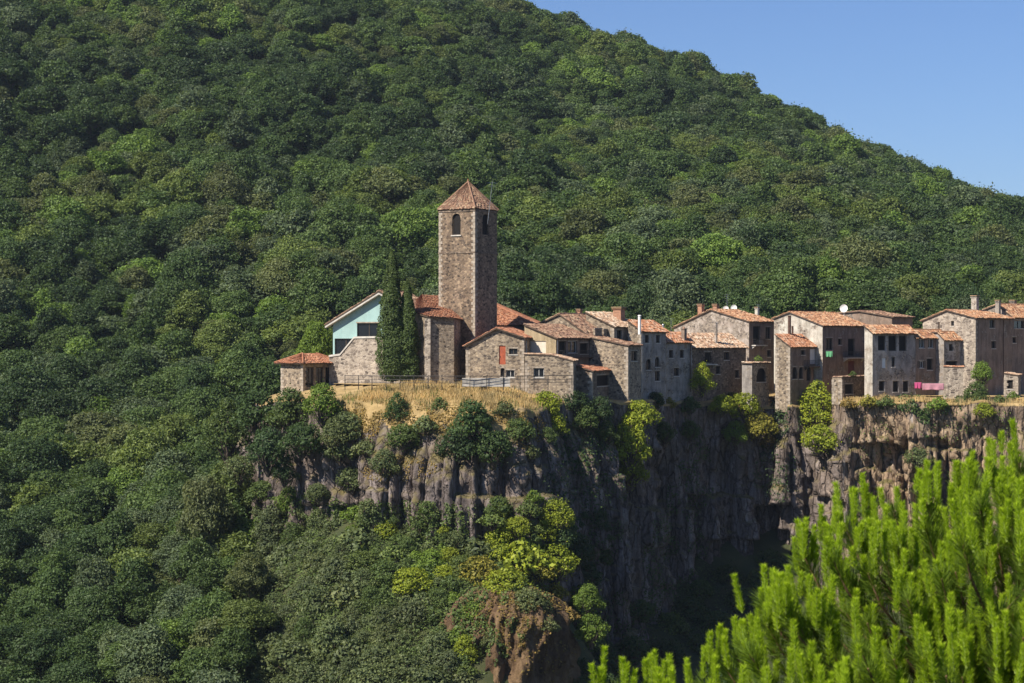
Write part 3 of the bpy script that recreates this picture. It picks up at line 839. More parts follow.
class House:
    """a house measured from the photograph: its near corner at pixel cpx and depth Y, turned by angle a (degrees);
    face L runs back-left from the corner (in the sun), face R back-right (in the shade)"""
    def __init__(s, name, label, cat, cpx, Y, a, lpx, rpx, ybase, yeave, apex=None, yback=None, wl='stone', wr='stone', winL=(), winR=(),
                 tile='tile', over=0.35, D=None, Wd=None, group=None, base_extra=2.2, roof='gable', og=0.25, hip=None, quoins=True):
        s.Y = Y; s.a = R(a); C = P(cpx, Y, CY); s.C = C
        s.u = Vector((math.sin(s.a), math.cos(s.a), 0)); s.v = Vector((-math.cos(s.a), math.sin(s.a), 0))
        s.root = thing(name, label, cat, (C.x, C.y, 0), R(90 - a), group)
        zb = (CY - ybase) * Y / F - base_extra; ze = (CY - yeave) * Y / F
        s.zb, s.ze = zb, ze; s.root.location.z = zb
        s.D = D if D else s.tpos(s.v, lpx); s.W = Wd if Wd else s.tpos(s.u, rpx)
        D_, W_ = s.D, s.W
        s.wl, s.wr = wl, wr
        zk = s.zat(s.v, lpx, yback) if yback is not None else ze
        va, za = (D_, zk)
        if apex is not None: va = s.tpos(s.v, apex[0]); za = s.zat(s.v, apex[0], apex[1])
        elif roof == 'gable' and yback is None: va, za = D_ / 2, ze + D_ * 0.18
        s.va, s.za, s.zk = va, za, zk
        hl = [s.hole(s.v, w) for w in winL]; hr = [s.hole(s.u, w) for w in winR]
        Zl = lambda z: z - zb
        if roof == 'hip': topL = lambda v: ze - zb
        else: topL = lambda v: (ze + (za - ze) * v / va if v <= va else (za + (zk - za) * (v - va) / max(D_ - va, 1e-6))) - zb
        s.topL = topL
        mb = MB()
        wall(mb, lambda p, z: (0, p, z), 0, D_, 0, topL, hl, 0, (va,))
        wall(mb, lambda p, z: (p, 0, z), 0, W_, 0, lambda p: ze - zb, hr, 1)
        wall(mb, lambda p, z: (W_, p, z), 0, D_, 0, topL, [], 0, (va,))
        wall(mb, lambda p, z: (p, D_, z), 0, W_, 0, lambda p: topL(D_), [], 0)
        for h in hl: reveal(mb, lambda p, z, d: (d, p, z), h, 0.32, 0)
        for h in hr: reveal(mb, lambda p, z, d: (p, d, z), h, 0.32, 1)
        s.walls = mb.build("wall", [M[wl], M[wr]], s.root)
        for w, h in zip(winL, hl): s.opening(w, h, lambda p, z, d: (d, p, z))
        for w, h in zip(winR, hr): s.opening(w, h, lambda p, z, d: (p, d, z))
        if wl.startswith('stone') and quoins:
            qb = MB(); q2 = MB(); n = int((ze - zb) / .42)
            for i in range(n):
                z0, z1 = i * .42 + .01, i * .42 + .40; l1, l2 = (.62, .34) if i % 2 else (.34, .62); e = .02 + .015 * ((i * 7) % 3)
                qb.box((-e, -e, z0), (l1, .05, z1), 0); qb.box((-e, .05, z0), (.05, l2, z1), 0)
                if topL(D_) > z1: q2.box((-e, D_ - l1, z0), (.05, D_ + e, z1), 0)
            qb.build("quoins", M['quoin'], s.root); q2.build("quoins", M['quoin'], s.root)
        # roof
        rb = MB(); o = over
        if roof == 'gable':
            sl1 = (za - ze) / max(va, 1e-6)
            ridge = lambda x, dz=0: (x, va, za - zb + 0.17 + dz)
            roof_plane(rb, (-og, -o, ze - zb - o * sl1 + 0.17), (W_ + og, -o, ze - zb - o * sl1 + 0.17), ridge(W_ + og), ridge(-og))
            if D_ - va > 0.3:
                sl2 = (za - zk) / (D_ - va)
                roof_plane(rb, (W_ + og, D_ + o, zk - zb - o * sl2 + 0.17), (-og, D_ + o, zk - zb - o * sl2 + 0.17), ridge(-og, 0.01), ridge(W_ + og, 0.01))
                rb.tube(ridge(-og, 0.03), ridge(W_ + og, 0.03), 0.14, None, 8, 0)
        else:
            hh = hip or 2.0
            x0, x1 = (hh, W_ - hh) if W_ > 2 * hh else (W_ / 2, W_ / 2)
            y = D_ / 2; zr = s.zat(s.v, cpx, apex[1]) - zb if False else (za - zb); e = ze - zb + 0.1
            A, B, Cc, Dd = (-o, -o, e), (W_ + o, -o, e), (W_ + o, D_ + o, e), (-o, D_ + o, e)
            r0, r1 = (x0, y, zr), (x1, y, zr)
            roof_plane(rb, A, B, r1, r0); roof_plane(rb, B, Cc, r1, r1); roof_plane(rb, Cc, Dd, r0, r1); roof_plane(rb, Dd, A, r0, r0)
            for p, q in ((A, r0), (B, r1), (Cc, r1), (Dd, r0)): rb.tube(Vector(p) + Vector((0, 0, .08)), Vector(q) + Vector((0, 0, .1)), 0.13, None, 6, 0)
        s.roof = rb.build("roof", [M[tile], M['eave']], s.root)
    def tpos(s, d, px):
        k = (px - CX) / F
        return (k * s.C.y - s.C.x) / (d.x - k * d.y)
    def depth(s, d, px): return s.C.y + d.y * s.tpos(d, px)
    def zat(s, d, px, py): return (CY - py) * s.depth(d, px) / F
    def hole(s, d, w):
        x0, y0, x1, y1 = w[:4]
        t0, t1 = sorted((s.tpos(d, x0), s.tpos(d, x1))); ym = (s.depth(d, x0) + s.depth(d, x1)) / 2
        return (max(t0, .06), t1, (CY - y1) * ym / F - s.zb, (CY - y0) * ym / F - s.zb, w[4].endswith('a') if len(w) > 4 else False)
    def opening(s, w, h, p3):
        k = (w[4] if len(w) > 4 else 'w').rstrip('a') or 'w'; a, b, z0, z1 = h[:4]; dep = 0.24
        mb = MB()
        def bar(ua, ub, za, zc, d0, d1, m=0):
            lo = [min(x, y) for x, y in zip(p3(ua, za, d0), p3(ub, zc, d1))]; hi = [max(x, y) for x, y in zip(p3(ua, za, d0), p3(ub, zc, d1))]
            mb.box(lo, hi, m)
        if k in ('w', 'f', 'o'):
            fw = 0.09 if b - a > .5 else .06
            bar(a + .003, a + fw, z0 + .003, z1 - .003, dep - .06, dep + .02); bar(b - fw, b - .003, z0 + .003, z1 - .003, dep - .06, dep + .02)
            bar(a + fw, b - fw, z0 + .003, z0 + fw, dep - .055, dep + .02); bar(a + fw, b - fw, z1 - fw, z1 - .003, dep - .055, dep + .02)
            if b - a > 0.75 and k != 'o': bar((a + b) / 2 - .035, (a + b) / 2 + .035, z0 + fw, z1 - fw, dep - .05, dep + .02)
            win = mb.build("window", M['frame_white'] if k == 'f' else M['frame'], s.root)
            pb = MB(); pb.poly([p3(a, z0, dep + .026), p3(b, z0, dep + .026), p3(b, z1, dep + .026), p3(a, z1, dep + .026)])
            pb.build("pane", M['interior' if k == 'o' else 'glass'], win)  # open holes get a dark sheet in place of their shaded inside
            if z1 - z0 < 2.2:
                mb = MB(); bar(a - .08, b + .08, z0 - .1, z0 - .003, -.09, .12); mb.build("sill", M['coping'], win)
                mb = MB(); bar(a - .14, b + .14, z1 + .003, z1 + .17, -.03, .1); mb.build("lintel", M['quoin'], win)
            if k == 'f' and b - a < 1.0:
                for q, r_ in ((a - (b - a) * .52, a - .02), (b + .02, b + (b - a) * .52)):
                    mb = MB(); bar(q, r_, z0, z1, -.05, -.01); n = max(3, int((z1 - z0) / .16))
                    for i in range(1, n): bar(q + .04, r_ - .04, z0 + (z1 - z0) * i / n - .02, z0 + (z1 - z0) * i / n + .02, -.062, -.051)
                    mb.build("shutter", M['frame'], win)
        elif k in ('d', 'r', 's', 'p', 'b'):
            mat = {'d': 'door_dark', 'r': 'door_red', 's': 'frame', 'p': 'render_panel', 'b': 'white'}[k]
            bar(a + .003, b - .003, z0 + .003, z1 - .003, .12, .2)
            n = max(2, int((b - a) / .18))
            for i in range(1, n): bar(a + (b - a) * i / n - .012, a + (b - a) * i / n + .012, z0 + .05, z1 - .05, .105, .12)
            dr = mb.build({'s': 'shutter', 'p': 'shutter', 'b': 'shutter'}.get(k, 'door'), M[mat], s.root)
            if k in ('d', 'r'):
                mb = MB(); bar(b - .2, b - .12, z0 + 1.0, z0 + 1.15, .06, .104); mb.build("handle", M['iron'], dr)
    def local(s, p): 
        p = Vector(p); q = p - Vector((s.C.x, s.C.y, s.zb)); return Vector((q.dot(s.u), q.dot(s.v), q.z))
    def on_roof(s, px, py, Y): return s.local(P(px, Y, py))
    def balcony(s, px0, px1, py, dep=1.0, mat='coping'):
        a, b = s.tpos(s.u, px0), s.tpos(s.u, px1); z = s.zat(s.u, (px0 + px1) / 2, py) - s.zb; mb = MB()
        mb.box((a, -dep, z - .16), (b, -.004, z))
        for x in (a + .25, b - .25): mb.prism([(x - .08, -.004, z - .165), (x - .08, -dep * .8, z - .165), (x - .08, -.004, z - .7)], (.16, 0, 0))
        bl = mb.build("balcony", M[mat], s.root); mb = MB()
        P_ = [(a + .04, -.02), (a + .04, -dep + .05), (b - .04, -dep + .05), (b - .04, -.02)]
        for (x0, y0), (x1, y1) in zip(P_, P_[1:]):
            mb.tube((x0, y0, z + .95), (x1, y1, z + .95), .03, None, 4); n = max(2, int(math.hypot(x1 - x0, y1 - y0) / .22))
            for i in range(n + 1): mb.tube((x0 + (x1 - x0) * i / n, y0 + (y1 - y0) * i / n, z), (x0 + (x1 - x0) * i / n, y0 + (y1 - y0) * i / n, z + .95), .016, None, 4)
        mb.build("balustrade", M['iron'], bl)
    def chimney(s, px, ytop, ybot, wpx, Y, mat='plaster_pink', cap='slab', parent=None):
        t = s.local(P(px, Y, ytop)); b = s.local(P(px, Y, ybot)); w = wpx * Y / F / 2; mb = MB()
        x, y = t.x, t.y
        mb.box((x - w * .8, y - w * .8, b.z - 1.6), (x + w * .8, y + w * .8, t.z - 0.34))
        if cap == 'slab':
            mb.box((x - w, y - w, t.z - .34), (x + w, y + w, t.z - .24))
            for i in (-1, 1):
                for j in (-1, 1): mb.box((x + i * w * .6 - .07, y + j * w * .6 - .07, t.z - .24), (x + i * w * .6 + .07, y + j * w * .6 + .07, t.z - .08))
            mb.box((x - w * 1.05, y - w * 1.05, t.z - .08), (x + w * 1.05, y + w * 1.05, t.z), 1)
        else:
            mb.box((x - w, y - w, t.z - .34), (x + w, y + w, t.z - .2)); mb.tube((x, y, t.z - .2), (x, y, t.z), w * .5, w * .4, 8, 1)
        mb.build("chimney", [M[mat], M['tile_pale'] if cap == 'slab' else M['brick']], parent or s.roof)
    def pipe(s, px, ytop, ybot, wpx, Y, mat='rust', name="stove_pipe", parent=None):
        t = s.local(P(px, Y, ytop)); b = s.local(P(px, Y, ybot)); r = wpx * Y / F / 2; mb = MB()
        mb.tube((t.x, t.y, b.z - .8), (t.x, t.y, t.z - .12), r, r, 8); mb.tube((t.x, t.y, t.z - .12), (t.x, t.y, t.z), r * 1.35, r * .8, 8)
        mb.build(name, M[mat], parent or s.root)
    def antenna(s, px, ytop, ybot, Y, bars=4, lean=0.0, parent=None):
        t = s.local(P(px + lean, Y, ytop)); b = s.local(P(px, Y, ybot)); mb = MB()
        mb.tube((b.x, b.y, b.z - .8), t, 0.035, 0.025, 5)
        for i in range(bars):
            z = t.z - .12 - i * .32; l = .5 - .06 * i; c = b.lerp(t, (z - b.z) / max(t.z - b.z, .1))
            mb.tube((c.x - l, c.y + l * .4, z), (c.x + l, c.y - l * .4, z), 0.022, None, 4)
        mb.build("antenna", M['metal'], parent or s.roof)
    def dish(s, px, py, rpx, Y, parent=None):
        c = s.local(P(px, Y, py)); r = rpx * Y / F; mb = MB()
        ax = s.local(P(px - 60, Y - 40, py - 40)) - c; ax.normalize(); u = ax.orthogonal().normalized(); w = ax.cross(u)
        rings = []
        for i in range(5):
            q = i / 4; rings.append([c + ax * (q * q * r * .35) + (u * math.cos(2 * math.pi * k / 16) + w * math.sin(2 * math.pi * k / 16)) * (r * q + .001) for k in range(16)])
        for A, B in zip(rings, rings[1:]):
            for k in range(16): mb.poly([A[k], A[(k + 1) % 16], B[(k + 1) % 16], B[k]])
        mb.tube(c - Vector((0, 0, r + .9)), c, .035); mb.tube(c - Vector((0, 0, r * .8)), c + ax * r * .8, .02)
        mb.build("satellite_dish", M['white'], parent or s.roof)
    def downpipe(s, px, ytop, ybot, face='R', mat='metal', r=0.055):
        d = s.u if face == 'R' else s.v; t = s.tpos(d, px); z0 = s.zat(d, px, ybot) - s.zb; z1 = s.zat(d, px, ytop) - s.zb
        p = (t, -r - .01) if face == 'R' else (-r - .01, t); mb = MB(); mb.tube((p[0], p[1], z0), (p[0], p[1], z1), r, None, 7)
        mb.build("drainpipe", M[mat], s.root)

# --- the bell tower
T = House("bell_tower", "tall square stone bell tower with pyramid tile roof and arched belfry opening", "bell tower", 475, 283, 34, 439, 497, 384, 209,
          apex=(457, 181), wl='stone_tower', wr='stone_tower', winL=((452.2, 213.5, 460.6, 235, 'oa'),), winR=((482.5, 214, 488.5, 235, 'oa'),), tile='tile_brown', roof='hip', hip=3.0, over=.16)
mb = MB()
for z in (252, 210.2):
    zz = (CY - z) * 283 / F - T.zb; o = .09
    mb.box((-o, -o, zz - .13), (T.W + o, -.003, zz + .09)); mb.box((-o, -.003, zz - .13), (-.003, T.D + o, zz + .09))
    mb.box((T.W + .003, -.003, zz - .13), (T.W + o, T.D + o, zz + .09)); mb.box((-.003, T.D + .003, zz - .13), (T.W + .003, T.D + o, zz + .09))
mb.build("string_course", M['stone_dark'], T.root)
hb = T.hole(T.v, (452.2, 213.5, 460.6, 235)); mb = MB(); mb.box((-.14, hb[0] - .15, hb[2] - .16), (.25, hb[1] + .15, hb[2] - .003)); mb.build("sill", M['coping'], T.root)
b = T.local(P(487.5, 284, 224)); tp = T.local(P(492.5, 284, 181)); mb = MB(); mb.tube(b, tp, .045, .03, 5)
for z, l in ((.3, .8), (.75, .6), (3.2, .45)):
    c = tp.lerp(b, z / (tp - b).length); mb.tube(c - Vector((l, -.2, 0)), c + Vector((l, -.2, .05)), .025, None, 4)
mb.build("antenna", M['metal'], T.root)
mb = MB(); c = T.local(P(468, T.C.y + 3.6, 181)); mb.tube((T.W / 2, T.D / 2, T.za - T.zb - .1), (T.W / 2, T.D / 2, T.za - T.zb + .5), .13, .05, 6); mb.build("finial", M['terracotta'], T.root)

# --- the church: nave with a polygonal apse
CH = House("church", "stone church with polygonal apse and red tiled roof beside the bell tower", "church", 534, 296, 8, 414, 560, 384, 326,
           apex=(470, 297), wl='stone_dark', wr='stone_dark', tile='tile_red', roof='hip', hip=4.6, over=.4, Wd=13.0)
apx = [(408, 286, 311), (415, 281.5, 313), (428, 278.5, 317), (454, 279.2, 319), (467, 289, 322)]
ring = [CH.local(P(p, Y, y)) for p, Y, y in apx]
mb = MB()
for A, B in zip(ring, ring[1:]): mb.poly([(A.x, A.y, 0), (B.x, B.y, 0), B, A])
mb.build("apse", M['stone'], CH.root)
mb = MB()
for i in (1, 2, 3):
    w = ring[i]; cen = CH.local(P(436, 288, 341)); o = Vector((w.x - cen.x, w.y - cen.y, 0)).normalized()
    if i == 2:
        tdir = Vector((-o.y, o.x, 0)); mb.prism([w + tdir * .45 - Vector((0, 0, w.z)), w + o * .55 + tdir * .4 - Vector((0, 0, w.z)), w + o * .55 - tdir * .4 - Vector((0, 0, w.z)), w - tdir * .45 - Vector((0, 0, w.z))], (0, 0, w.z - .25))
mb.build("buttress", M['stone_block'], CH.root)
rb = MB(); top = CH.local(P(422, 293, 295)); topb = CH.local(P(444, 297, 296))
ex = []
for p, w in zip(apx, ring):
    cen = CH.local(P(436, 290, 341)); o = Vector((w.x - cen.x, w.y - cen.y, 0)).normalized(); ex.append(Vector(w) + o * .45 + Vector((0, 0, .1)))
for k, (A, B) in enumerate(zip(ex, ex[1:])):
    if k < 2: roof_plane(rb, A, B, top, top)
    elif k == 2: roof_plane(rb, A, B, topb, top)
    else: roof_plane(rb, A, B, topb, topb)
rb.build("apse_roof", [M['tile_red'], M['eave']], CH.root)

# --- the turquoise gabled house
H = House("gabled_house", "turquoise panelled gable house over a stepped stone wall beside the cypresses", "house", 418, 283, 20, 333, 440, 386, 312,
          apex=(381, 292), yback=322, wl='turq', wr='stone_dark', winL=((357, 323, 380.5, 337.5, 'w'), (334.6, 338.5, 356.5, 356, 'w')), tile='tile_brown', over=1.0, og=.8, Wd=9)
t0 = H.tpos(H.v, 384); pts2 = [(416, 387), (416, 337.5), (356, 338.5), (342, 355.5), (331, 357), (331, 387)]
pl3 = [Vector((-.62, H.tpos(H.v, x), H.zat(H.v, x, y) - H.zb)) for x, y in pts2]
mb = MB(); mb.prism(pl3, (.6, 0, 0)); mb.build("stone_front", M['stone_block'], H.root)
mb = MB()
for (A, B) in zip(pl3[1:4], pl3[2:5]):
    mb.prism([A + Vector((-.12, 0, .003)), B + Vector((-.12, 0, .003)), B + Vector((-.12, 0, .28)), A + Vector((-.12, 0, .28))], (.72, 0, 0))
mb.build("coping", M['coping'], H.root)
mb = MB()       # white bargeboard under the verge
for va, za, vb, zb_ in ((H.va, H.za, H.D + .9, H.zk - .9 * (H.za - H.zk) / (H.D - H.va)), (-.6, H.ze - .6 * (H.za - H.ze) / H.va, H.va, H.za)):
    mb.prism([(-.83, va, za - H.zb - .36), (-.83, vb, zb_ - H.zb - .36), (-.83, vb, zb_ - H.zb - .12), (-.83, va, za - H.zb - .12)], (.78, 0, 0))
mb.build("bargeboard", M['coping'], H.root)
mb = MB()
for x in (341, 357, 369):
    v = H.tpos(H.v, x); mb.box((-.012, v - .012, H.zat(H.v, x, 338 if x < 350 else 322) - H.zb), (-.003, v + .012, H.topL(v) - .45))
mb.build("panel_joint", plain("joint", (0.24, 0.46, 0.44), 0.6, 0, .05), H.root)

# --- the low pavilion left of it
PV = House("pavilion", "low stone pavilion with red hipped roof and dark glazed front at the village's left end", "pavilion", 303, 283, 38, 281, 338, 388, 364,
           apex=(292, 354), wl='stone', wr='stone', winR=((305.5, 367, 314, 387, 'w'), (316, 367, 323.5, 387, 'w'), (325.5, 367, 332, 387, 'w')), tile='tile_red', roof='hip', hip=2.2, over=.7)

# --- the front stone house by the tower
A1 = House("stone_house", "small stone house with a red door and low gable right of the tower", "house", 524, 276, 14, 466, 532, 384, 338,
           apex=(497, 329), yback=346, winL=((499, 345.5, 505.5, 364.5, 'r'), (509, 348.5, 517.5, 354.5, 'w'), (506, 370, 514.5, 377.5, 'f'), (500.5, 368, 504.5, 377, 'oa')), tile='tile_red', over=.3, og=.45, Wd=9)
A1b = House("lean_to", "lean-to of red tiles between the small stone house and the church", "lean-to", 531, 281, 14, 496, 545, 384, 338,
            apex=(496, 329), yback=329, wl='stone_dark', wr='stone_dark', tile='tile_red', over=.2, Wd=4)
# --- ochre plastered house, shaded gallery on its right
A2 = House("ochre_house", "ochre plastered stone house with a big pale shutter and dark open gallery", "house", 556, 277.5, 30, 524.5, 593, 385, 338,
           apex=(524.5, 325), yback=325, wl='plaster_cream', wr='plaster_brown', winL=((529.5, 341, 546, 354, 'p'),),
           winR=((559, 341, 566, 355, 'o'), (568, 341, 577, 353, 'f'), (580, 343, 588, 354, 'o')), tile='tile_brown', over=.5, og=.35)
A2b = House("stone_annexe", "rubble stone annexe with a white sill window under the pale shutter", "annexe", 573, 273.5, 10, 525, 590, 387, 361.5,
            apex=(552, 356), yback=355, winL=((533.5, 368, 544, 377.5, 'f'),), tile='tile_pale', over=.12, og=.1, Wd=4.5)
A2c = House("red_shed", "low shed with a weathered red roof at the cliff edge beside the stone annexe", "shed", 592, 276, 18, 575, 617, 392, 371.5,
            apex=(575, 366.5), yback=366.5, wl='stone_dark', wr='stone_dark', winR=((597, 375, 609, 386, 'o'),), tile='tile_red', over=.3, D=2.6)
A3 = House("long_gable_house", "stone gable house with mottled roof and orange chimney behind the ochre house", "house", 591, 287, 30, 536, 630, 385, 337.5,
           apex=(560, 315), yback=326, winR=((595, 329, 602, 340, 'w'), (604, 330, 610, 340, 'w')), tile='tile_brown', over=.35)
A3.chimney(579, 309, 326, 6, 296, 'brick', 'slab'); A3.chimney(565, 312, 322, 5, 298, 'brick', 'pot')
A3b = House("pale_roof_house", "house with a pale bleached roof and wide brick chimney beside the drainpipe", "house", 614, 291, 32, 586, 640, 385, 327,
            apex=(586, 313), yback=313, winR=((617, 330, 622, 340, 'w'), (627, 331, 633, 342, 'w'), (634.5, 333, 638, 342, 'w')), tile='tile_pale', over=.4, wr='plaster_grey')
A3b.chimney(619, 307, 322, 11, 297, 'brick', 'slab'); A3b.chimney(604, 311, 322, 7, 300, 'brick', 'pot')
A4 = House("low_stone_house", "low rubble stone house with a sloping tiled verge above the creeper", "house", 628, 283, 30, 590, 641, 388, 346,
           apex=(590, 338), yback=338, winR=((631, 351, 637, 361, 'w'),), tile='tile_brown', over=.3, og=.2)
# --- the tall shaded row on the cliff
B1 = House("tall_house", "tall narrow grey house with a bright orange roof edge and small windows", "house", 641, 292, 36, 628, 666, 397, 331,
           apex=(628, 321), yback=321, wl='stone', wr='plaster_grey', winR=((646, 359, 651, 370, 'wa'), (655, 357, 659.5, 367, 'wa'), (655, 371, 660, 381, 'w'), (645, 335, 649, 343, 'w'), (656, 335, 660, 343, 'w')), tile='tile_orange', over=.45)
B1.pipe(639.5, 315, 329, 3.0, 291, 'white', 'flue'); B1.downpipe(641.5, 332, 392, 'R', 'metal'); B1.antenna(671, 318, 334, 296, 3)
B2 = House("narrow_house", "narrow grey stone house with a mottled tile roof next to the orange roof", "house", 665, 299, 42, 655, 692, 398, 342,
           apex=(655, 333), yback=333, wl='stone', wr='plaster_grey', winR=((669, 350, 673, 358, 'w'), (680, 350, 684, 358, 'w'), (674, 368, 679, 376, 'w')), tile='tile_orange', over=.4)
B2.chimney(684, 327, 338, 5, 303, 'plaster_brown', 'pot'); B2.pipe(663, 324, 336, 2, 298, 'metal', 'flue')
B3 = House("patched_roof_house", "long house with a patchy bleached roof and a plant grown wall above the bay", "house", 690, 306, 44, 672, 746, 398, 347.5,
           apex=(672, 334), yback=334, wl='stone', wr='stone_dark', winR=((705, 352, 711, 363, 'o'), (724, 352, 729, 360, 'w'), (716, 366, 720, 374, 'w'), (735, 370, 739, 378, 'w')), tile='tile_pale', over=.4)
B3.pipe(716, 322, 340, 3.0, 312, 'plaster_pink', 'flue'); B3.chimney(728, 337, 344, 6, 317, 'brick', 'pot')
B4 = House("white_gable_house", "white washed wide gable house with antennas on its ridge", "house", 749, 321, 40, 674, 775, 405, 322,
           apex=(711, 310.5), yback=328, wl='plaster_pink', wr='plaster_brown', winR=((753, 326, 760, 344, 'o'), (765.5, 327, 770.5, 339, 'w'), (767, 350, 771, 357, 'w')), tile='tile', over=.35)
B4.chimney(701, 304, 314, 6, 333, 'brick', 'slab'); B4.chimney(716, 304, 312, 6, 337, 'brick', 'slab'); B4.antenna(727, 294, 312, 336, 6)
B4.dish(726, 309, 3.0, 334); B4.dish(734, 308, 3.2, 338); B4.antenna(758, 304, 318, 334, 3); B4.chimney(757, 307, 316, 4, 345, 'plaster_white', 'slab')
B4b = House("balcony_house", "small house with a planted balcony over a dark archway", "house", 752, 308, 32, 742, 769, 398, 364,
            apex=(742, 363.5), yback=363.5, wl='plaster_grey', wr='stone', winR=((756.5, 368, 766, 382, 'oa'),), tile='tile_pale', over=.15)
mb = MB(); zz = B4b.ze - B4b.zb + .35
for i in range(9):
    x = B4b.W * i / 8; mb.tube((x, -.05, zz - .1), (x, -.05, zz + .9), .03, None, 4)
mb.tube((0, -.05, zz + .9), (B4b.W, -.05, zz + .9), .035, None, 4); mb.build("balcony_rail", M['iron'], B4b.root)
C1 = House("orange_roof_house", "stone house with an orange lean-to roof and a row of arched openings below", "house", 790, 309, 36, 775.5, 834, 398, 346.5,
           apex=(775.5, 335), yback=335, wl='stone', wr='plaster_brown', tile='tile_orange', over=.35,
           winR=((792.5, 367, 797, 379, 'oa'), (799, 367, 803, 379, 'oa'), (806.5, 367, 811, 381, 'oa'), (813.5, 367, 817.5, 380, 'oa'), (820, 367, 823.5, 379, 'oa'), (827, 368, 831, 377, 'w'), (801, 350, 805, 355, 'w'), (810, 349, 816.5, 364, 'b')))
C1.pipe(789.5, 315.5, 339, 3.2, 314, 'rust'); C1.pipe(792.5, 326, 339, 2.0, 316, 'rust')
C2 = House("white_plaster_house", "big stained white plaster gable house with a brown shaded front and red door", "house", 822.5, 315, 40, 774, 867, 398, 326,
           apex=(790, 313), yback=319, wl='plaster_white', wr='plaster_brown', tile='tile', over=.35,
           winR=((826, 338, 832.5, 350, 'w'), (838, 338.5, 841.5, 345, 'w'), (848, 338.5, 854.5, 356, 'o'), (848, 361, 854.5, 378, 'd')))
C2.dish(844, 308.5, 4.0, 328); C2.chimney(825, 311, 317, 4, 332, 'plaster_white', 'pot')
C2b = House("back_house", "low tiled house showing a single roof strip behind the white plaster house", "house", 892, 332, 40, 838, 905, 400, 317.5,
            apex=(860, 312), yback=314, wl='plaster_brown', wr='plaster_brown', tile='tile_brown', over=.4, Wd=7)
C2c = House("cliff_terrace", "stone terrace block with a walled yard above the dry grass ledge", "terrace", 842, 300.5, 36, 832, 873, 398, 378,
            apex=(832, 378), yback=378, wl='stone', wr='stone_dark', winR=((845, 384, 853, 394, 'o'),), tile='tile_brown', over=.02, og=.02, base_extra=1.0)
C3 = House("grey_house", "grey rendered house with three tall dark openings under the eave", "house", 872.5, 299, 56, 864.5, 915.5, 404, 333,
           apex=(864.5, 326), yback=326, wl='plaster_white', wr='plaster_grey', tile='tile', over=.4,
           winR=((878, 335.5, 885.5, 350.5, 'o'), (888.5, 335.5, 896.5, 351, 'o'), (899, 335.5, 906.5, 351, 'o'), (882, 358, 886, 368, 'b'), (891.5, 357, 895, 367, 'w'), (879, 381, 884.5, 391, 'o'), (893, 381, 898.5, 392, 'o'), (903, 381, 908.5, 392, 'o')))
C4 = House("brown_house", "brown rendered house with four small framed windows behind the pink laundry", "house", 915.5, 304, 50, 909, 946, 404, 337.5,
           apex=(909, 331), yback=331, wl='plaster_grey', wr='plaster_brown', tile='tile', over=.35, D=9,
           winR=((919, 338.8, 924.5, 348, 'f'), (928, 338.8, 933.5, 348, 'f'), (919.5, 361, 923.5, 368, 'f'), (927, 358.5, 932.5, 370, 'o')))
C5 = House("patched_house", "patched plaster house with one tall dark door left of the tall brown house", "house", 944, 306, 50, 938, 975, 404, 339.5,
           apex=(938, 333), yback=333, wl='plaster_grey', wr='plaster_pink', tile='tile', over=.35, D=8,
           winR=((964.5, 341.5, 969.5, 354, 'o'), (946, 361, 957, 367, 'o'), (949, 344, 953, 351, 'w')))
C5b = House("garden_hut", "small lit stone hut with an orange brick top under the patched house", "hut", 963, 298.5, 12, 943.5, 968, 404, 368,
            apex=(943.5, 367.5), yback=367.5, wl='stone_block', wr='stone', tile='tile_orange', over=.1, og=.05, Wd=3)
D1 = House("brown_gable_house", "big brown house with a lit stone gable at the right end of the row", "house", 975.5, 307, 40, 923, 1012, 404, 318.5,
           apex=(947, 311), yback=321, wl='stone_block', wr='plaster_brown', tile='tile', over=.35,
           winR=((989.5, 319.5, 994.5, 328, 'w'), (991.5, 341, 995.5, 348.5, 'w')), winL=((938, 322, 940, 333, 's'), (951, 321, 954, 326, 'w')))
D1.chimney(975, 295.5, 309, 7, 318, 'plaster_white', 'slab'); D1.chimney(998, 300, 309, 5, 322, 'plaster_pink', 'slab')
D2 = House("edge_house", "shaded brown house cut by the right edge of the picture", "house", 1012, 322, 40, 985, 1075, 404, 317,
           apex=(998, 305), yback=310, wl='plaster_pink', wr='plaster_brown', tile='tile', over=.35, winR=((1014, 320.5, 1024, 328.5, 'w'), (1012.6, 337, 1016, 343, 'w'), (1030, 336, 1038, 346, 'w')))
D2.chimney(1013, 300, 309, 6, 330, 'plaster_pink', 'slab')
D3 = House("ruined_hut", "ruined lit stone hut with empty openings at the cliff edge by the right border", "hut", 1018, 300.5, 20, 1004, 1032, 402, 376,
           apex=(1004, 374), yback=374, wl='stone_block', wr='stone', winL=((1007, 380, 1013, 389, 'o'),), tile='tile_pale', over=.1, og=.1, Wd=4)

C2.balcony(843, 862, 357.5, 1.1); C1.balcony(804, 830, 366, .9, 'stone_dark'); B4.balcony(751, 763, 345, .9); B3.balcony(702, 714, 364, .8); A2.balcony(558, 590, 357, .7, 'eave')
C2.downpipe(864, 328, 392); C4.downpipe(937, 340, 388, 'R', 'rust'); D1.downpipe(1003, 320, 380, 'R', 'rust'); A2.downpipe(556.8, 340, 380); B2.downpipe(690, 344, 392, 'R', 'rust'); A1.downpipe(526, 341, 380)

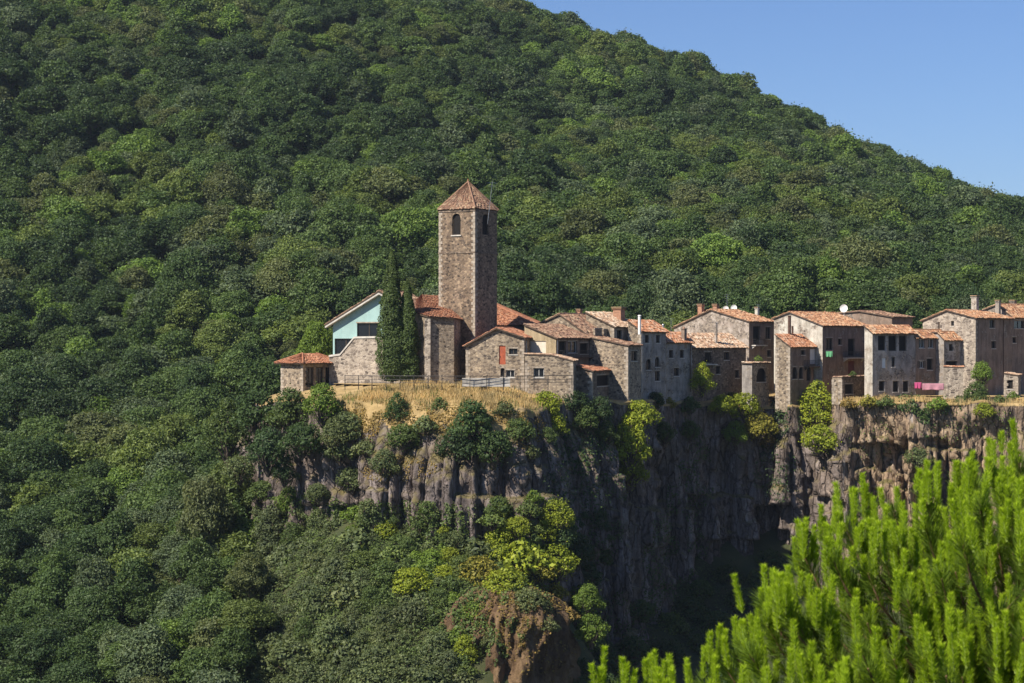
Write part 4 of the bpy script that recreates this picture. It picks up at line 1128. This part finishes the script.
# ------------------------------------------------------------------ shrubs, creepers, grass
def shrub_mesh(seed, n, leaf, flat, jit=0.8):
    rng = np.random.default_rng(seed)
    bl = dome_blobs(rng, 1.0, flat, n, 0.05)
    V, Q, T = blob_crown(bl, leaf, 0.42 / (0.27 * leaf * leaf), rng, 0.4, jit, 0.6)
    mb = MB(); 
    for c, r in bl[1::2]: mb.path([(0, 0, -0.15), Vector(c) * 0.5, Vector(c)], [0.05, 0.035, 0.012], 5)
    return quad_tri_mesh("foliage", V, Q, T, M['leaf']), mb.mesh("stem", M['bark'])
SH = {'a': shrub_mesh(201, 20, 0.17, 1.25), 'b': shrub_mesh(202, 26, 0.17, 1.0), 'c': shrub_mesh(203, 18, 0.15, 1.7),
      'A': shrub_mesh(204, 34, 0.095, 1.3), 'B': shrub_mesh(205, 38, 0.095, 1.75), 'C': shrub_mesh(206, 30, 0.10, 2.3)}
HH = {'a': 1.25, 'b': 1.0, 'c': 1.7, 'A': 1.3, 'B': 1.75, 'C': 2.3}
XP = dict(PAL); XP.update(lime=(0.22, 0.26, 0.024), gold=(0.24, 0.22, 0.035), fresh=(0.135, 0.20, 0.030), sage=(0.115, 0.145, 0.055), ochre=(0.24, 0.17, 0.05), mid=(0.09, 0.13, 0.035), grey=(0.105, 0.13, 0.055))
srng = np.random.default_rng(5)
def shrub(px, py, rpx, col, label, var='a', Y=None, name="shrub", cat="shrub", group=None, sq=1.0, push=0.35):
    if Y is None:
        loc, n = hit(px, py)
        if loc is None: return
    else: loc, n = P(px, Y, py), Vector((0, -1, 0))
    r = rpx * loc.y / F
    c = loc + Vector((n.x, n.y, 0)) * (r * push) if Y is None else loc
    c = P(px, c.y, py)
    t = thing(name, label, cat, (c.x, c.y, c.z - HH[var] * 0.5 * r * sq), float(srng.uniform(0, 6.28)), group)
    t.scale = (r, r, r * sq)
    f = link("foliage", SH[var][0], t); f.color = XP[col] + (1,)
    link("stem", SH[var][1], t)
    return t

# the two cypresses in front of the church
def cypress(px, Y, ytop, ybase, rpx, label, seed):
    rg = np.random.default_rng(seed); b = P(px, Y, ybase); h = (ybase - ytop) * Y / F; r = rpx * Y / F
    t = thing("cypress", label, "cypress", (b.x, b.y, b.z))
    n = 15000; z = rg.uniform(0.015, 1, n) ** 0.9; a = rg.uniform(0, 6.283, n)
    prof = lambda z: np.clip(np.minimum((z / 0.10) ** 0.5, 1.0) * np.clip((1 - z) / 0.62, 0, 1) ** 0.62, 0.015, 1)
    lump = 0.62 + 0.75 * fbm(a / 6.283 * 9 + 50, z * h / 1.1, seed, 3)
    rr = r * prof(z) * lump * (1 - np.abs(rg.normal(0, 0.13, n)))
    p = np.stack([np.cos(a) * rr, np.sin(a) * rr, z * h], -1)
    V, Q, T = leaves(p, np.stack([np.cos(a), np.sin(a), np.full(n, 0.5)], -1), 0.30, rg, 0.55, 0.5)
    za = np.linspace(0.02, 0.98, 30); aa = np.linspace(0, 6.283, 17)[:-1]
    A, Z = np.meshgrid(aa, za, indexing='ij'); rc = r * prof(Z) * 0.62
    cv = np.stack([np.cos(A) * rc, np.sin(A) * rc, Z * h], -1).reshape(-1, 3); k = np.arange(16 * 30).reshape(16, 30); k = np.concatenate([k, k[:1]])
    cq = np.stack([k[:-1, :-1], k[1:, :-1], k[1:, 1:], k[:-1, 1:]], -1).reshape(-1, 4)
    o = link("crown", np_mesh("crown", np.concatenate([V, cv]), np.concatenate([Q, cq + len(V)]), M['leaf'], False, np.concatenate([T, np.full(len(cv), .2)])), t)
    o.color = (0.085, 0.125, 0.034, 1)
    mb = MB(); mb.path([(0, 0, -.6), (0, 0, h * .3), (0.05, 0, h * .9)], [.26, .2, .03], 8); mb.build("trunk", M['bark'], t)
cypress(392, 279.5, 250, 384, 15.0, "taller and wider of the two dark cypresses before the church", 71)
cypress(407.5, 279.5, 281, 384, 11.8, "shorter slimmer cypress of the pair, nearer the apse", 72)

# single trees round the church
def single_tree(px, Y, ytop, ybase, rpx, col, label, v, name="broadleaf_tree"):
    b = P(px, Y, ybase); r = rpx * Y / F; h = (ybase - ytop) * Y / F; vr, vh = VARS[v][1], VARS[v][2]
    t = thing(name, label, "tree", (b.x, b.y, b.z), float(srng.uniform(0, 6)))
    t.scale = (r / vr, r / vr, h / vh)
    c = link("crown", NEAR[v][0], t); c.color = XP[col] + (1,); link("trunk", NEAR[v][1], t)
single_tree(316, 303, 318, 386, 23, 'fresh', "bright green round tree behind the red hipped roof of the pavilion", 1)
single_tree(205, 272, 470, 575, 32, 'olive', "olive brown tree under the left end of the rock", 5)
for a in [(291, 408, 27, 'mid', "mid green bush below the pavilion's lit stone wall", 'B', 273), (258, 412, 30, 'dark', "dark green bush on the slope left of the pavilion", 'B', 277),
          (322, 402, 25, 'fresh', "fresh green bush in front of the pavilion's right end", 'B', 265), (229, 430, 30, 'mid', "mid green full bush at the left end of the rock", 'C', 282),
          (302, 438, 27, 'dark', "dark bush hanging over the rock left of the dry grass", 'A', 264), (268, 448, 28, 'deep', "very dark bush overhanging the left end of the rock face", 'B', 266),
          (240, 468, 22, 'sage', "grey green bush beside the left end of the rock face", 'A', 272), (284, 470, 17, 'deep', "very dark bush in the shade at the left foot of the rock", 'B', 266),
          (335, 432, 20, 'olive', "olive bush hanging on the rock under the fresh green bush", 'B', 263)]: shrub(*a[:6], a[6])

for a in [
    (345, 425, 24, 'sage', "grey green shrub at the left end of the dry grass slope", 'A'), (340, 452, 20, 'sage', "grey green shrub below the left end of the dry grass", 'b'),
    (366, 448, 17, 'olive', "small olive shrub on the rock left of the dark shrubs", 'b'),
    (397, 408, 15, 'dark', "narrow dark shrub high on the rim below the cypresses", 'C'), (404, 436, 21, 'mid', "mid green shrub under the narrow dark one on the rim", 'A'),
    (425, 425, 16, 'sage', "small sage shrub left of the big dark shrub on the rim", 'a'),
    (472, 420, 27, 'dark', "big dark shrub crowning the tip of the cliff", 'B'), (456, 446, 26, 'deep', "very dark shrub at the left foot of the big dark shrub", 'A'),
    (494, 446, 27, 'dark', "dark shrub right below the big dark shrub", 'A'), (518, 430, 20, 'mid', "mid green shrub on the rim right of the big dark shrub", 'A'),
    (440, 405, 13, 'mid', "mid green shrub in the dry grass above the sage shrub", 'a'), (384, 462, 18, 'sage', "sage shrub rooted in the middle of the sunny rock face", 'B'),
    (504, 410, 15, 'olive', "olive shrub among dry grass right of the big dark shrub", 'a'), (352, 478, 20, 'sage', "sage shrub at the left foot of the sunny rock", 'A'),
    (531, 452, 12, 'olive', "little olive shrub at the sharp corner of the cliff", 'a'),
    (262, 492, 20, 'mid', "mid green bush over the left end of the sunny rock", 'A'), (290, 500, 19, 'fresh', "fresh bush under the very dark bush on the rock", 'B'), (318, 492, 15, 'sage', "small sage bush on the left part of the sunny rock", 'A'),
    (886, 402, 11, 'mid', "low mid green bush under the grey house windows", 'b'), (938, 404, 13, 'fresh', "fresh green bush under the pink washing", 'b'), (960, 402, 11, 'dark', "dark bush on the rim below the garden hut", 'a'), (1000, 402, 12, 'mid', "mid green bush on the rim between creeper and ruined hut", 'b'),
    (498, 506, 17, 'mid', "mid green shrub on the rock ledge under the columns", 'A'), (534, 498, 13, 'fresh', "fresh shrub at the right end of the rock ledge", 'a'),
    (690, 430, 13, 'mid', "mid green shrub hanging below the patched roof house", 'B'), (735, 432, 15, 'fresh', "fresh green shrub hanging left of the golden bush", 'B'), (664, 432, 14, 'mid', "mid green shrub on the cliff right of the hanging creeper", 'B'),
    (476, 612, 20, 'fresh', "fresh green bush on the left flank of the ochre bank", 'A'), (492, 640, 17, 'olive', "olive bush low on the ochre bank", 'A'), (466, 650, 20, 'lime', "lime bush at the left foot of the ochre bank", 'B'), (548, 625, 14, 'olive', "small olive bush on the bank's shaded right side", 'a'),
    (546, 402, 19, 'lime', "lime green shrub where the dry grass ends", 'A'), (556, 424, 14, 'lime', "lime shrub hanging below the end of the dry grass", 'C'),
    (576, 402, 20, 'deep', "very dark shrub under the red shed", 'A'), (586, 418, 17, 'mid', "mid green creeper mass left of the bright creeper", 'B'),
    (622, 390, 30, 'lime', "bright lime creeper bush under the low stone house", 'A'), (606, 382, 15, 'olive', "olive bush against the red shed", 'a'),
    (630, 440, 25, 'lime', "bright green creeper hanging down the shaded cliff", 'C'), (627, 466, 24, 'lime', "lowest bright tuft of the hanging creeper", 'B'),
    (645, 392, 16, 'olive', "olive bush at the foot of the tall narrow house", 'B'),
    (668, 403, 10, 'gold', "small yellow tuft under the narrow grey house", 'a'), (690, 405, 14, 'dark', "dark bush under the patched roof house", 'a'),
    (702, 378, 15, 'lime', "yellow green bush high against the patched roof house", 'C', 303.5), (710, 396, 17, 'fresh', "light green bush below the patched roof house", 'A'),
    (745, 405, 22, 'lime', "yellow green bush on the rim under the balcony house", 'A'), (758, 425, 22, 'gold', "golden bush drooping over the cliff under the archway", 'A'),
    (768, 440, 11, 'ochre', "dry ochre bush at the lower end of the golden bush", 'a'),
    (816, 406, 24, 'lime', "lime green bush climbing under the row of arches", 'C'), (820, 438, 23, 'lime', "lower lime bush hanging from the one under the arches", 'A'),
    (782, 405, 15, 'deep', "very dark ivy bush left of the lime green bush", 'B'),
    (869, 402, 13, 'gold', "golden dry tuft on the ledge below the grey house", 'b'), (848, 404, 11, 'ochre', "dry ochre tuft beside the golden one", 'b'),
    (918, 457, 17, 'sage', "dark sage bush in the hollow of the sunny right cliff", 'A'),
    (982, 372, 14, 'fresh', "bright creeper top against the big brown house", 'B', 297), (976, 393, 16, 'mid', "mid green creeper under the big brown house", 'B', 296),
    (984, 410, 13, 'lime', "lime tuft at the bottom of the right hand creeper", 'A'), (1013, 396, 8, 'fresh', "small shrub by the ruined hut", 'a', 297),
    (758, 359, 6, 'fresh', "potted bush on the balcony over the archway", 'a', 312), (853, 374, 5, 'mid', "little bush on top of the stone terrace block", 'a', 303),
    (548, 436, 12, 'mid', "mid green shrub in the shade under the lime shrub", 'B'),
    (676, 398, 17, 'dark', "dark full bush between the yellow tuft and the patched roof house", 'A'), (722, 404, 16, 'lime', "lime bush on the rim left of the balcony house", 'A'),
    (600, 408, 16, 'deep', "very dark bush in the gap behind the bright creeper", 'B'), (638, 414, 24, 'lime', "bright middle tuft of the hanging creeper", 'A'), (606, 432, 15, 'mid', "mid green left flank of the hanging creeper", 'B'),
    (655, 400, 14, 'deep', "very dark shrub between the tall house and the narrow house", 'A'), (728, 398, 12, 'dark', "dark shrub left of the yellow green rim bush", 'A'),
    (508, 585, 30, 'lime', "large lime green bush on top of the ochre bank", 'A'), (478, 572, 28, 'gold', "golden green bush on the spur left of the bank's top", 'A'),
    (535, 566, 26, 'gold', "golden green bush above the right side of the ochre bank", 'A'), (530, 602, 24, 'olive', "olive bush on the shaded side of the ochre bank", 'A'),
    (556, 592, 16, 'gold', "small golden bush at the right end of the bank's top", 'a'), (500, 548, 24, 'lime', "lime bush at the foot of the basalt columns", 'A'),
    (545, 530, 18, 'lime', "lime bush at the corner foot of the cliff", 'B'),
    (588, 598, 19, 'fresh', "fresh green sapling right of the ochre bank, upper crown", 'B', 243), (592, 628, 20, 'fresh', "fresh green sapling right of the bank, lower crown", 'B', 242),
    (568, 615, 14, 'ochre', "dry ochre bush on the right flank of the bank", 'a', 241),
]:
    shrub(a[0], a[1], a[2], a[3], a[4], a[5], a[6] if len(a) > 6 else None, push=1.9 if 612 < a[0] < 645 and a[1] > 400 else (1.0 if 540 < a[0] < 840 and a[1] < 480 else 0.35))

# scrub covering the spur and the foot of the cliff
def spur_label(px, py, col, big):
    z = "on the scrubby spur under the pavilion" if px < 330 else ("on the spur under the cypresses" if px < 420 else "on the spur under the bell tower")
    if px > 560: z = "in the deep shade at the foot of the cliff"
    h = " near the lower edge" if py > 620 and px <= 560 else (" close under the rock" if py < 540 and px <= 560 else "")
    return "%s %s shrub %s%s" % ('broad' if big else 'small', col, z, h)
COLW = {'sage': 'grey green', 'mid': 'mid green', 'dark': 'dark green', 'olive': 'olive', 'fresh': 'fresh green', 'lime': 'lime green', 'gold': 'golden green', 'grey': 'soft grey green', 'deep': 'very dark green', 'yellowish': 'yellowish green'}
taken = []; tries = 0
while len(taken) < 240 and tries < 9000:
    tries += 1
    px = srng.uniform(222, 610); py = srng.uniform(512, 700)
    if px > 465 and px < 580 and py > 575: continue
    r = srng.choice([13, 18, 24, 32]) * srng.uniform(.8, 1.2) * (0.62 if py < 545 else 1.0)
    if any((px - a) ** 2 + ((py - b) * 1.25) ** 2 < (0.5 * (r + c)) ** 2 * 0.8 for a, b, c in taken): continue
    loc, n = hit(px, py)
    if loc is None or n.z < 0.35 or loc.y > 330: continue
    taken.append((px, py, r))
    k = vnoise(px / 55, py / 45, 8) + srng.normal(0, .2); w = (px - 380) / 200 + srng.normal(0, .25) + (0.2 if py < 600 else -0.05)
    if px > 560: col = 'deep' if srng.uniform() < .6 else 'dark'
    elif w > 0.55: col = 'lime' if k > .55 else ('yellowish' if k > .35 else 'fresh')
    elif w > 0.15: col = 'fresh' if k > .6 else ('sage' if k > .4 else 'mid')
    else: col = 'sage' if k > .55 else ('mid' if k > .4 else ('olive' if k > .3 else 'grey'))
    shrub(px, py - r * 0.35, r, col, spur_label(px, py, COLW[col], r > 19), str(srng.choice(list('AbBA' if r > 15 else 'abc'))), group="scrub on the spur below the cliff", sq=float(srng.uniform(.8, 1.15)))
print("SPUR", len(taken))
# dark trees down in the gorge at the foot of the shaded cliff
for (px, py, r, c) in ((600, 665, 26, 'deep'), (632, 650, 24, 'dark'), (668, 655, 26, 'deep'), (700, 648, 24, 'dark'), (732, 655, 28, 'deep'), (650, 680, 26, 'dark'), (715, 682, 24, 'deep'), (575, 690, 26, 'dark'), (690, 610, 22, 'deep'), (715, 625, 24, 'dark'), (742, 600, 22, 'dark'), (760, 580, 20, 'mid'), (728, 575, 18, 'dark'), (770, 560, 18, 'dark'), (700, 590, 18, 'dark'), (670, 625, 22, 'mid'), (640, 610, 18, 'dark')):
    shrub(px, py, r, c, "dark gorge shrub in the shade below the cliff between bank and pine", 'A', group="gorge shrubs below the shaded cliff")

def ivy(name, label, cat, spots, n, col, leaf=0.34, thick=0.8, seed=1, mat='leaf', kind=None):
    """leaves growing over the rock: rays find the rock face, leaves stand off it"""
    rg = np.random.default_rng(seed); pp = []; nn = []
    for (px, py, rx, ry, w) in spots:
        for _ in range(int(n * w)):
            a = rg.uniform(0, 6.283); q = math.sqrt(rg.uniform()) 
            x = px + rx * q * math.cos(a); y = py + ry * q * math.sin(a)
            if vnoise(x / 9.0, y / 13.0, seed) < 0.38 * (0.4 + q): continue
            loc, m = hit(x, y)
            if loc is None: continue
            if m.y > 0: m = -m
            pp.append(tuple(loc + m * float(abs(rg.normal(0, thick)) * (1.1 - q)))); nn.append(tuple(m + Vector((0, 0, .5))))
    V, Q, T = leaves(np.array(pp), np.array(nn), leaf, rg, 0.6)
    o = link(name, np_mesh(name, V, Q, M[mat], False, T)); o.color = XP[col] + (1,)
    return tag(o, label, cat, kind=kind)
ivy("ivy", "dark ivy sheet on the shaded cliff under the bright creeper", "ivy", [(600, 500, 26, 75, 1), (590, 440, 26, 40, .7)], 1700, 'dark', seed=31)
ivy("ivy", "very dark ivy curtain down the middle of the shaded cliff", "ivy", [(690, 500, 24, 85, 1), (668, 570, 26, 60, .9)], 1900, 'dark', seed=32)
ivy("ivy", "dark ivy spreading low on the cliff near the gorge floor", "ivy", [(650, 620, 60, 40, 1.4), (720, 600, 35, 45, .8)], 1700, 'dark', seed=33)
ivy("ivy", "dark green ivy hanging under the row of arches", "ivy", [(785, 415, 16, 28, .7), (775, 470, 22, 40, .6)], 1500, 'deep', seed=34)
ivy("ivy", "dark green ivy fringe on the rim below the grey house", "ivy", [(905, 405, 26, 12, .8), (940, 410, 22, 16, .6), (925, 420, 8, 18, .3)], 1500, 'dark', seed=35, thick=.6)
ivy("ivy", "green ivy in the corner between the tip and the shaded cliff", "ivy", [(560, 470, 18, 60, .8)], 1400, 'deep', seed=36)
ivy("ivy", "pale green growth on the lit rock at the spur's top", "ivy", [(440, 515, 60, 14, .5), (380, 515, 50, 12, .4), (520, 525, 22, 24, .5)], 1300, 'sage', seed=37, thick=.5)
ivy("ivy", "yellow green plants rooted on the sunny right cliff", "ivy", [(950, 430, 30, 20, .3), (870, 440, 25, 25, .35), (1000, 430, 20, 20, .3)], 800, 'yellowish', leaf=.28, seed=38, thick=.4)
ivy("ledge_weeds", "dry weeds on the soil slope between the grass and the rock", "weeds", [(430, 420, 110, 16, 1.5), (360, 428, 30, 25, .4), (400, 470, 40, 15, .3), (530, 430, 20, 20, .3)], 3000, 'ochre', leaf=.30, seed=41, thick=.15, kind='stuff')
ivy("bank_weeds", "dry weeds and grass rooted in the ochre earth bank", "weeds", [(500, 615, 40, 40, 1), (540, 600, 35, 16, .6), (545, 650, 35, 40, .25)], 1500, 'ochre', leaf=.34, seed=43, thick=.2, kind='stuff')
ivy("undergrowth", "low green undergrowth between the shrubs of the spur", "undergrowth", [(300, 590, 90, 100, 1.6), (430, 610, 100, 80, 1.8), (520, 570, 40, 45, .5), (400, 540, 120, 40, .9)], 9500, 'mid', leaf=.36, seed=39, thick=.6, kind='stuff')

# dry grass on the terrace slope and tufts along the rim
def grass(name, label, n, px0, px1, y0, y1, col_mat, hmin, hmax, seed, dens=0.0):
    rg = np.random.default_rng(seed); rows = []
    fx = rg.uniform(px0, px1, n); sidx = np.clip(np.searchsorted(pxs[40:-40], fx) + 40, 0, len(EX) - 1)
    inw = rg.uniform(y0, y1, n); jt = rg.uniform(-.3, .3, (n, 2))
    x = EX[sidx] - NX[sidx] * inw + jt[:, 0]; y = EY[sidx] - NY[sidx] * inw + jt[:, 1]
    u_ = np.clip(inw / 11.0, 0, 1); z = EZ[sidx] * (1 - u_ ** .8) + top_z(x) * u_ ** .8
    keep = vnoise(x / 1.3, y / 1.3, seed) + rg.uniform(-.3, .3, n) > dens
    x, y, z = x[keep], y[keep], z[keep]; m = len(x)
    h = rg.uniform(hmin, hmax, m) * (0.6 + 0.8 * vnoise(x / 2.0, y / 2.0, seed + 1)); a = rg.uniform(0, 6.283, m); w = rg.uniform(.03, .07, m)
    lean = rg.normal(0, .3, (m, 2)) * h[:, None]
    b0 = np.stack([x - np.cos(a) * w, y - np.sin(a) * w, z - .25], -1); b1 = np.stack([x + np.cos(a) * w, y + np.sin(a) * w, z - .25], -1)
    t1 = np.stack([x + lean[:, 0] + np.cos(a) * w * .3, y + lean[:, 1], z + h], -1); t0_ = np.stack([x + lean[:, 0] - np.cos(a) * w * .3, y + lean[:, 1], z + h], -1)
    V = np.stack([b0, b1, t1, t0_], 1).reshape(-1, 3); Q = np.arange(4 * m).reshape(m, 4)
    t = np.repeat(np.clip(vnoise(x / 1.5, y / 1.5, seed + 2) * .6 + rg.uniform(0, .4, m), 0, 1), 4)
    o = link(name, np_mesh(name, V, Q, M[col_mat], False, t)); o.color = XP['yellowish'] + (1,)
    tag(o, label, "grass", kind="stuff")
grass("dry_grass", "golden dry grass on the slope below the church terrace", 22000, 340, 556, 0.4, 11, 'dry', .25, .75, 51, .3)
grass("green_grass", "patches of green weeds among the dry grass", 7000, 335, 565, -0.4, 9, 'leaf', .2, .6, 52, .62)
grass("rim_grass", "dry grass tufts along the rim below the right houses", 2600, 835, 1045, -0.5, 3, 'dry', .2, .7, 53, .5)

# ------------------------------------------------------------------ terrace railing
rl = [(345, 271), (372, 268.5), (428, 267), (470, 266.5), (520, 267), (548, 269), (572, 272.5)]
rp = []
for (a, Ya), (b, Yb) in zip(rl, rl[1:]):
    n = max(1, int(abs(b - a) / 13))
    for k in range(n): rp.append((a + (b - a) * k / n, Ya + (Yb - Ya) * k / n))
rp.append(rl[-1])
base = P(458, 267, 384)
RT = thing("railing", "dark iron railing along the terrace above the dry grass", "railing", tuple(base))
mb = MB(); zt, zl = 0.0, 0.0
tops = [P(p, Y, 384) - base for p, Y in rp]
for v in tops: v.z = -0.05
for h, r in ((1.12, .045), (.62, .028), (.2, .028)):
    for A, B in zip(tops, tops[1:]): mb.tube(A + Vector((0, 0, h)), B + Vector((0, 0, h)), r, None, 5)
mb.build("rail", M['iron'], RT)
mb = MB()
for A, B in zip(tops, tops[1:]):
    for k in range(1, 12):
        c = A.lerp(B, k / 12); mb.tube(c + Vector((0, 0, .2)), c + Vector((0, 0, 1.1)), .012, None, 4, 0, False)
mb.build("baluster", M['iron'], RT)
post = None
for A in tops:
    mb = MB(); mb.tube((0, 0, -.8), (0, 0, 1.18), .055, None, 6)
    if post is None: post = mb.mesh("post", M['iron'])
    o = link("post", post, RT); o.location = A
mb = MB(); a = P(462, 266.2, 386); b = P(510, 266.2, 386)
mb.box((0, -.2, 0), (b.x - a.x, .2, 1.15)); o = mb.build("low_wall", M['coping']); o.location = (a.x, a.y + .9, a.z - .1); tag(o, "low pale plastered wall behind the railing under the bell tower", "wall")

# ------------------------------------------------------------------ washing on a line under the brown house
def cloth(name, label, px0, px1, y0, y1, Y, mat):
    a = P(px0, Y, y0); b = P(px1, Y, y1); w = b.x - a.x; h = a.z - b.z; n = 24; m = 8; V = []; Q = []
    for i in range(n + 1):
        for j in range(m + 1):
            u_, v_ = i / n, j / m; V.append((w * u_, 0.07 * math.sin(u_ * 15) * v_ + 0.03, -h * v_ - (.05 * math.sin(u_ * 9 + 1) if j == m else 0)))
    for i in range(n):
        for j in range(m): q = i * (m + 1) + j; Q.append((q, q + m + 1, q + m + 2, q + 1))
    o = link(name, np_mesh(name, V, Q, M[mat], True)); o.location = a
    o.modifiers.new("thickness", 'SOLIDIFY').thickness = 0.012
    tag(o, label, "laundry")
cloth("laundry_cloth", "magenta cloth hanging on the line below the brown house", 914.5, 921.5, 382.5, 388.5, 296.9, 'magenta')
cloth("laundry_sheet", "long pink sheet hanging on the line beside the magenta cloth", 922.5, 944, 383.5, 390, 296.9, 'pink')
cloth("green_towel", "green towel hung out by the shaded front of the white plaster house", 826, 832.5, 351.5, 357, 314.8, 'green_cloth')
mb = MB(); a = P(911, 296.95, 382.3); b = P(948, 296.95, 383.3)
c = thing("clothes_line", "clothes line with two thin posts holding the pink washing", "clothes line", tuple(a))
mb.tube((0, 0, 0), b - a, .015, None, 4); mb.build("line", M['metal'], c)
for q in (Vector((0, 0, 0)), b - a):
    mb = MB(); mb.tube(q - Vector((0, 0, 2.6)), q + Vector((0, 0, .1)), .04, None, 6); mb.build("post", M['iron'], c)
mb = MB(); a = P(824, 314.85, 351.4); b = P(834, 314.85, 351.4)
c = thing("towel_rail", "thin rail on brackets holding the green towel", "rail", tuple(a)); mb.tube((0, 0, 0), b - a, .02, None, 4); mb.build("rail", M['iron'], c)
mb = MB()
for q in (Vector((0, 0, 0)), b - a): mb.tube(q, q + Vector((.6, 2.4, 0)), .02, None, 4)
mb.build("bracket", M['iron'], c)

# ------------------------------------------------------------------ the young pine close to the camera
def pine():
    rg = np.random.default_rng(12)
    sil = [(560, 705), (592, 668), (640, 672), (690, 655), (738, 618), (752, 575), (775, 560), (800, 540), (832, 512), (862, 490), (890, 492), (930, 478), (962, 462), (1000, 448), (1040, 432), (1110, 425), (1200, 470), (1300, 600)]
    sx_ = [a for a, b in sil]; sy_ = [b for a, b in sil]
    foot = Vector((3.05, 10.9, float(ground_z(np.array([3.05]), np.array([10.9]))[0])))
    T_ = thing("pine_tree", "young pine with bright upright candle shoots close to the camera", "pine tree", tuple(foot))
    tips = []
    tries = 0
    cand = []
    for gx_ in np.arange(576, 1300, 20):
        top = np.interp(gx_, sx_, sy_); row = 0
        for dy in [2] + list(np.arange(30, 520, 34)):
            cand.append((gx_ + rg.uniform(-12, 12), dy + rg.uniform(-14, 18))); row += 1
    for px, dy in cand:
        top = np.interp(px, sx_, sy_); py = top + max(dy, 0)
        if py > 1000: continue
        dd = max(dy, 0) / 260
        Y = 10.6 - 1.5 * math.sqrt(min(dd, 1.0)) + rg.normal(0, .30) + (0.5 if dd < .05 else 0)
        tips.append(P(px, Y, py + 22))
    trunk = MB(); ttop = Vector((3.2, 10.8, -0.85))
    trunk.path([foot - Vector((0, 0, .4)), foot.lerp(ttop, .5) + Vector((.05, 0, 0)), ttop], [.11, .075, .02], 9)
    tm = trunk; 
    br = MB(); NV = []; NQ = []; NT_ = []; cnt = 0
    OV = []; OT = []
    CVs = []; CTs = []
    def needles(p, d, L, w, k, spread, tone, store, tstore):
        d = np.asarray(d); m = k
        along = rg.uniform(0, 1, m)
        P0 = np.asarray(p[0]) + (np.asarray(p[1]) - np.asarray(p[0])) * along[:, None]
        r = unit(rg.normal(0, 1, (m, 3))); r = unit(r - (r @ d)[:, None] * d)
        sp = spread * rg.uniform(.6, 1.25, m)[:, None]
        dirs = unit(d * np.cos(sp) + r * np.sin(sp))
        ln = L * rg.uniform(.75, 1.15, m)[:, None]
        side = unit(np.cross(dirs, rg.normal(0, 1, (m, 3)))) * (w / 2)
        e = P0 + dirs * ln; mid = P0 + dirs * ln * .5
        store.append(np.stack([P0 - side * .6, mid - side, e, mid + side], 1).reshape(-1, 3))
        tstore.append(np.repeat(np.clip(tone + rg.normal(0, .12, m), 0, 1), 4))
    for tp in tips:
        k = min(1.0, max(0.25, (tp.z - foot.z) / (ttop.z - foot.z) - .22))
        s = foot.lerp(ttop, min(k * .85, .93))
        out = Vector((tp.x - s.x, tp.y - s.y, 0)); 
        mid = s.lerp(tp, .6) + Vector((0, 0, -.12 - .15 * out.length * .3))
        pre = tp - Vector((out.x * .05, out.y * .05, .16)); 
        br.path([s, mid, pre, tp], [.018, .011, .007, .005], 5)
        d = np.array((tp - pre).normalized())
        # last year's long needles
        needles((mid.lerp(pre, .55), pre), np.array((pre - mid).normalized()), .12, .0034, 210, .7, .3, OV, OT)
        needles((pre, tp), d, .115, .0034, 260, .62, .5, OV, OT)
        for _ in range(2):            # side twigs lower down, only old needles
            q = mid.lerp(pre, rg.uniform(-.3, .8)); e = q + Vector((rg.normal(0, .10), rg.normal(0, .10), rg.uniform(.10, .22)))
            br.tube(q, e, .006, .003, 4); needles((q, e), np.array((e - q).normalized()), .105, .0036, 130, .6, .3, OV, OT)
        # this year's candles
        nc_ = int(rg.integers(2, 6))
        for c in range(nc_):
            lean = np.array([rg.normal(0, .085) + out.x * .03, rg.normal(0, .085), 1.0]); lean /= np.linalg.norm(lean)
            h = rg.uniform(.11, .23) * (1.15 if c == 0 else .9)
            b0 = np.array(tp) + np.array([rg.normal(0, .045), rg.normal(0, .045), rg.normal(-.02, .03)]); b1 = b0 + lean * h
            br.tube(b0, b1, .006, .004, 4, 1)
            needles((b0, b1), lean, .037, .0025, int(470 * h / .17), .7, .55, CVs, CTs)
            needles((b1 - lean * .02, b1), lean, .03, .003, 34, .4, .95, CVs, CTs)
    br.build("branch", [M['bark_pine'], plain("candle_stem", (0.20, 0.26, 0.05), .8)], T_).location = -foot
    tm.build("trunk", M['bark_pine'], T_, True).location = -foot
    V = np.concatenate(OV); o = link("needles", np_mesh("needles", V, np.arange(len(V)).reshape(-1, 4), leaf_material("old_needles", .35, (0.15, 0.225, 0.03)), False, np.concatenate(OT)), T_); o.location = -foot
    V = np.concatenate(CVs); o = link("candle_shoots", np_mesh("candle_shoots", V, np.arange(len(V)).reshape(-1, 4), leaf_material("new_needles", .42, (0.32, 0.45, 0.026)), False, np.concatenate(CTs)), T_); o.location = -foot
    print("PINE", len(tips), len(V) // 4)
pine()

# ------------------------------------------------------------------ summer haze over the valley
HZ = MB(); HZ.box((-2600, -1000, -130), (2600, 4100, 340))
hm = bpy.data.materials.new("air"); hm.use_nodes = True; hn = hm.node_tree; hn.nodes.clear()
ho = hn.nodes.new("ShaderNodeOutputMaterial"); hv = hn.nodes.new("ShaderNodeVolumePrincipled")
hv.inputs["Color"].default_value = (0.72, 0.84, 1.0, 1); hv.inputs["Density"].default_value = 0.00006; hv.inputs["Anisotropy"].default_value = 0.2
hn.links.new(hv.outputs[0], ho.inputs["Volume"])
tag(HZ.build("haze", hm), kind="stuff")
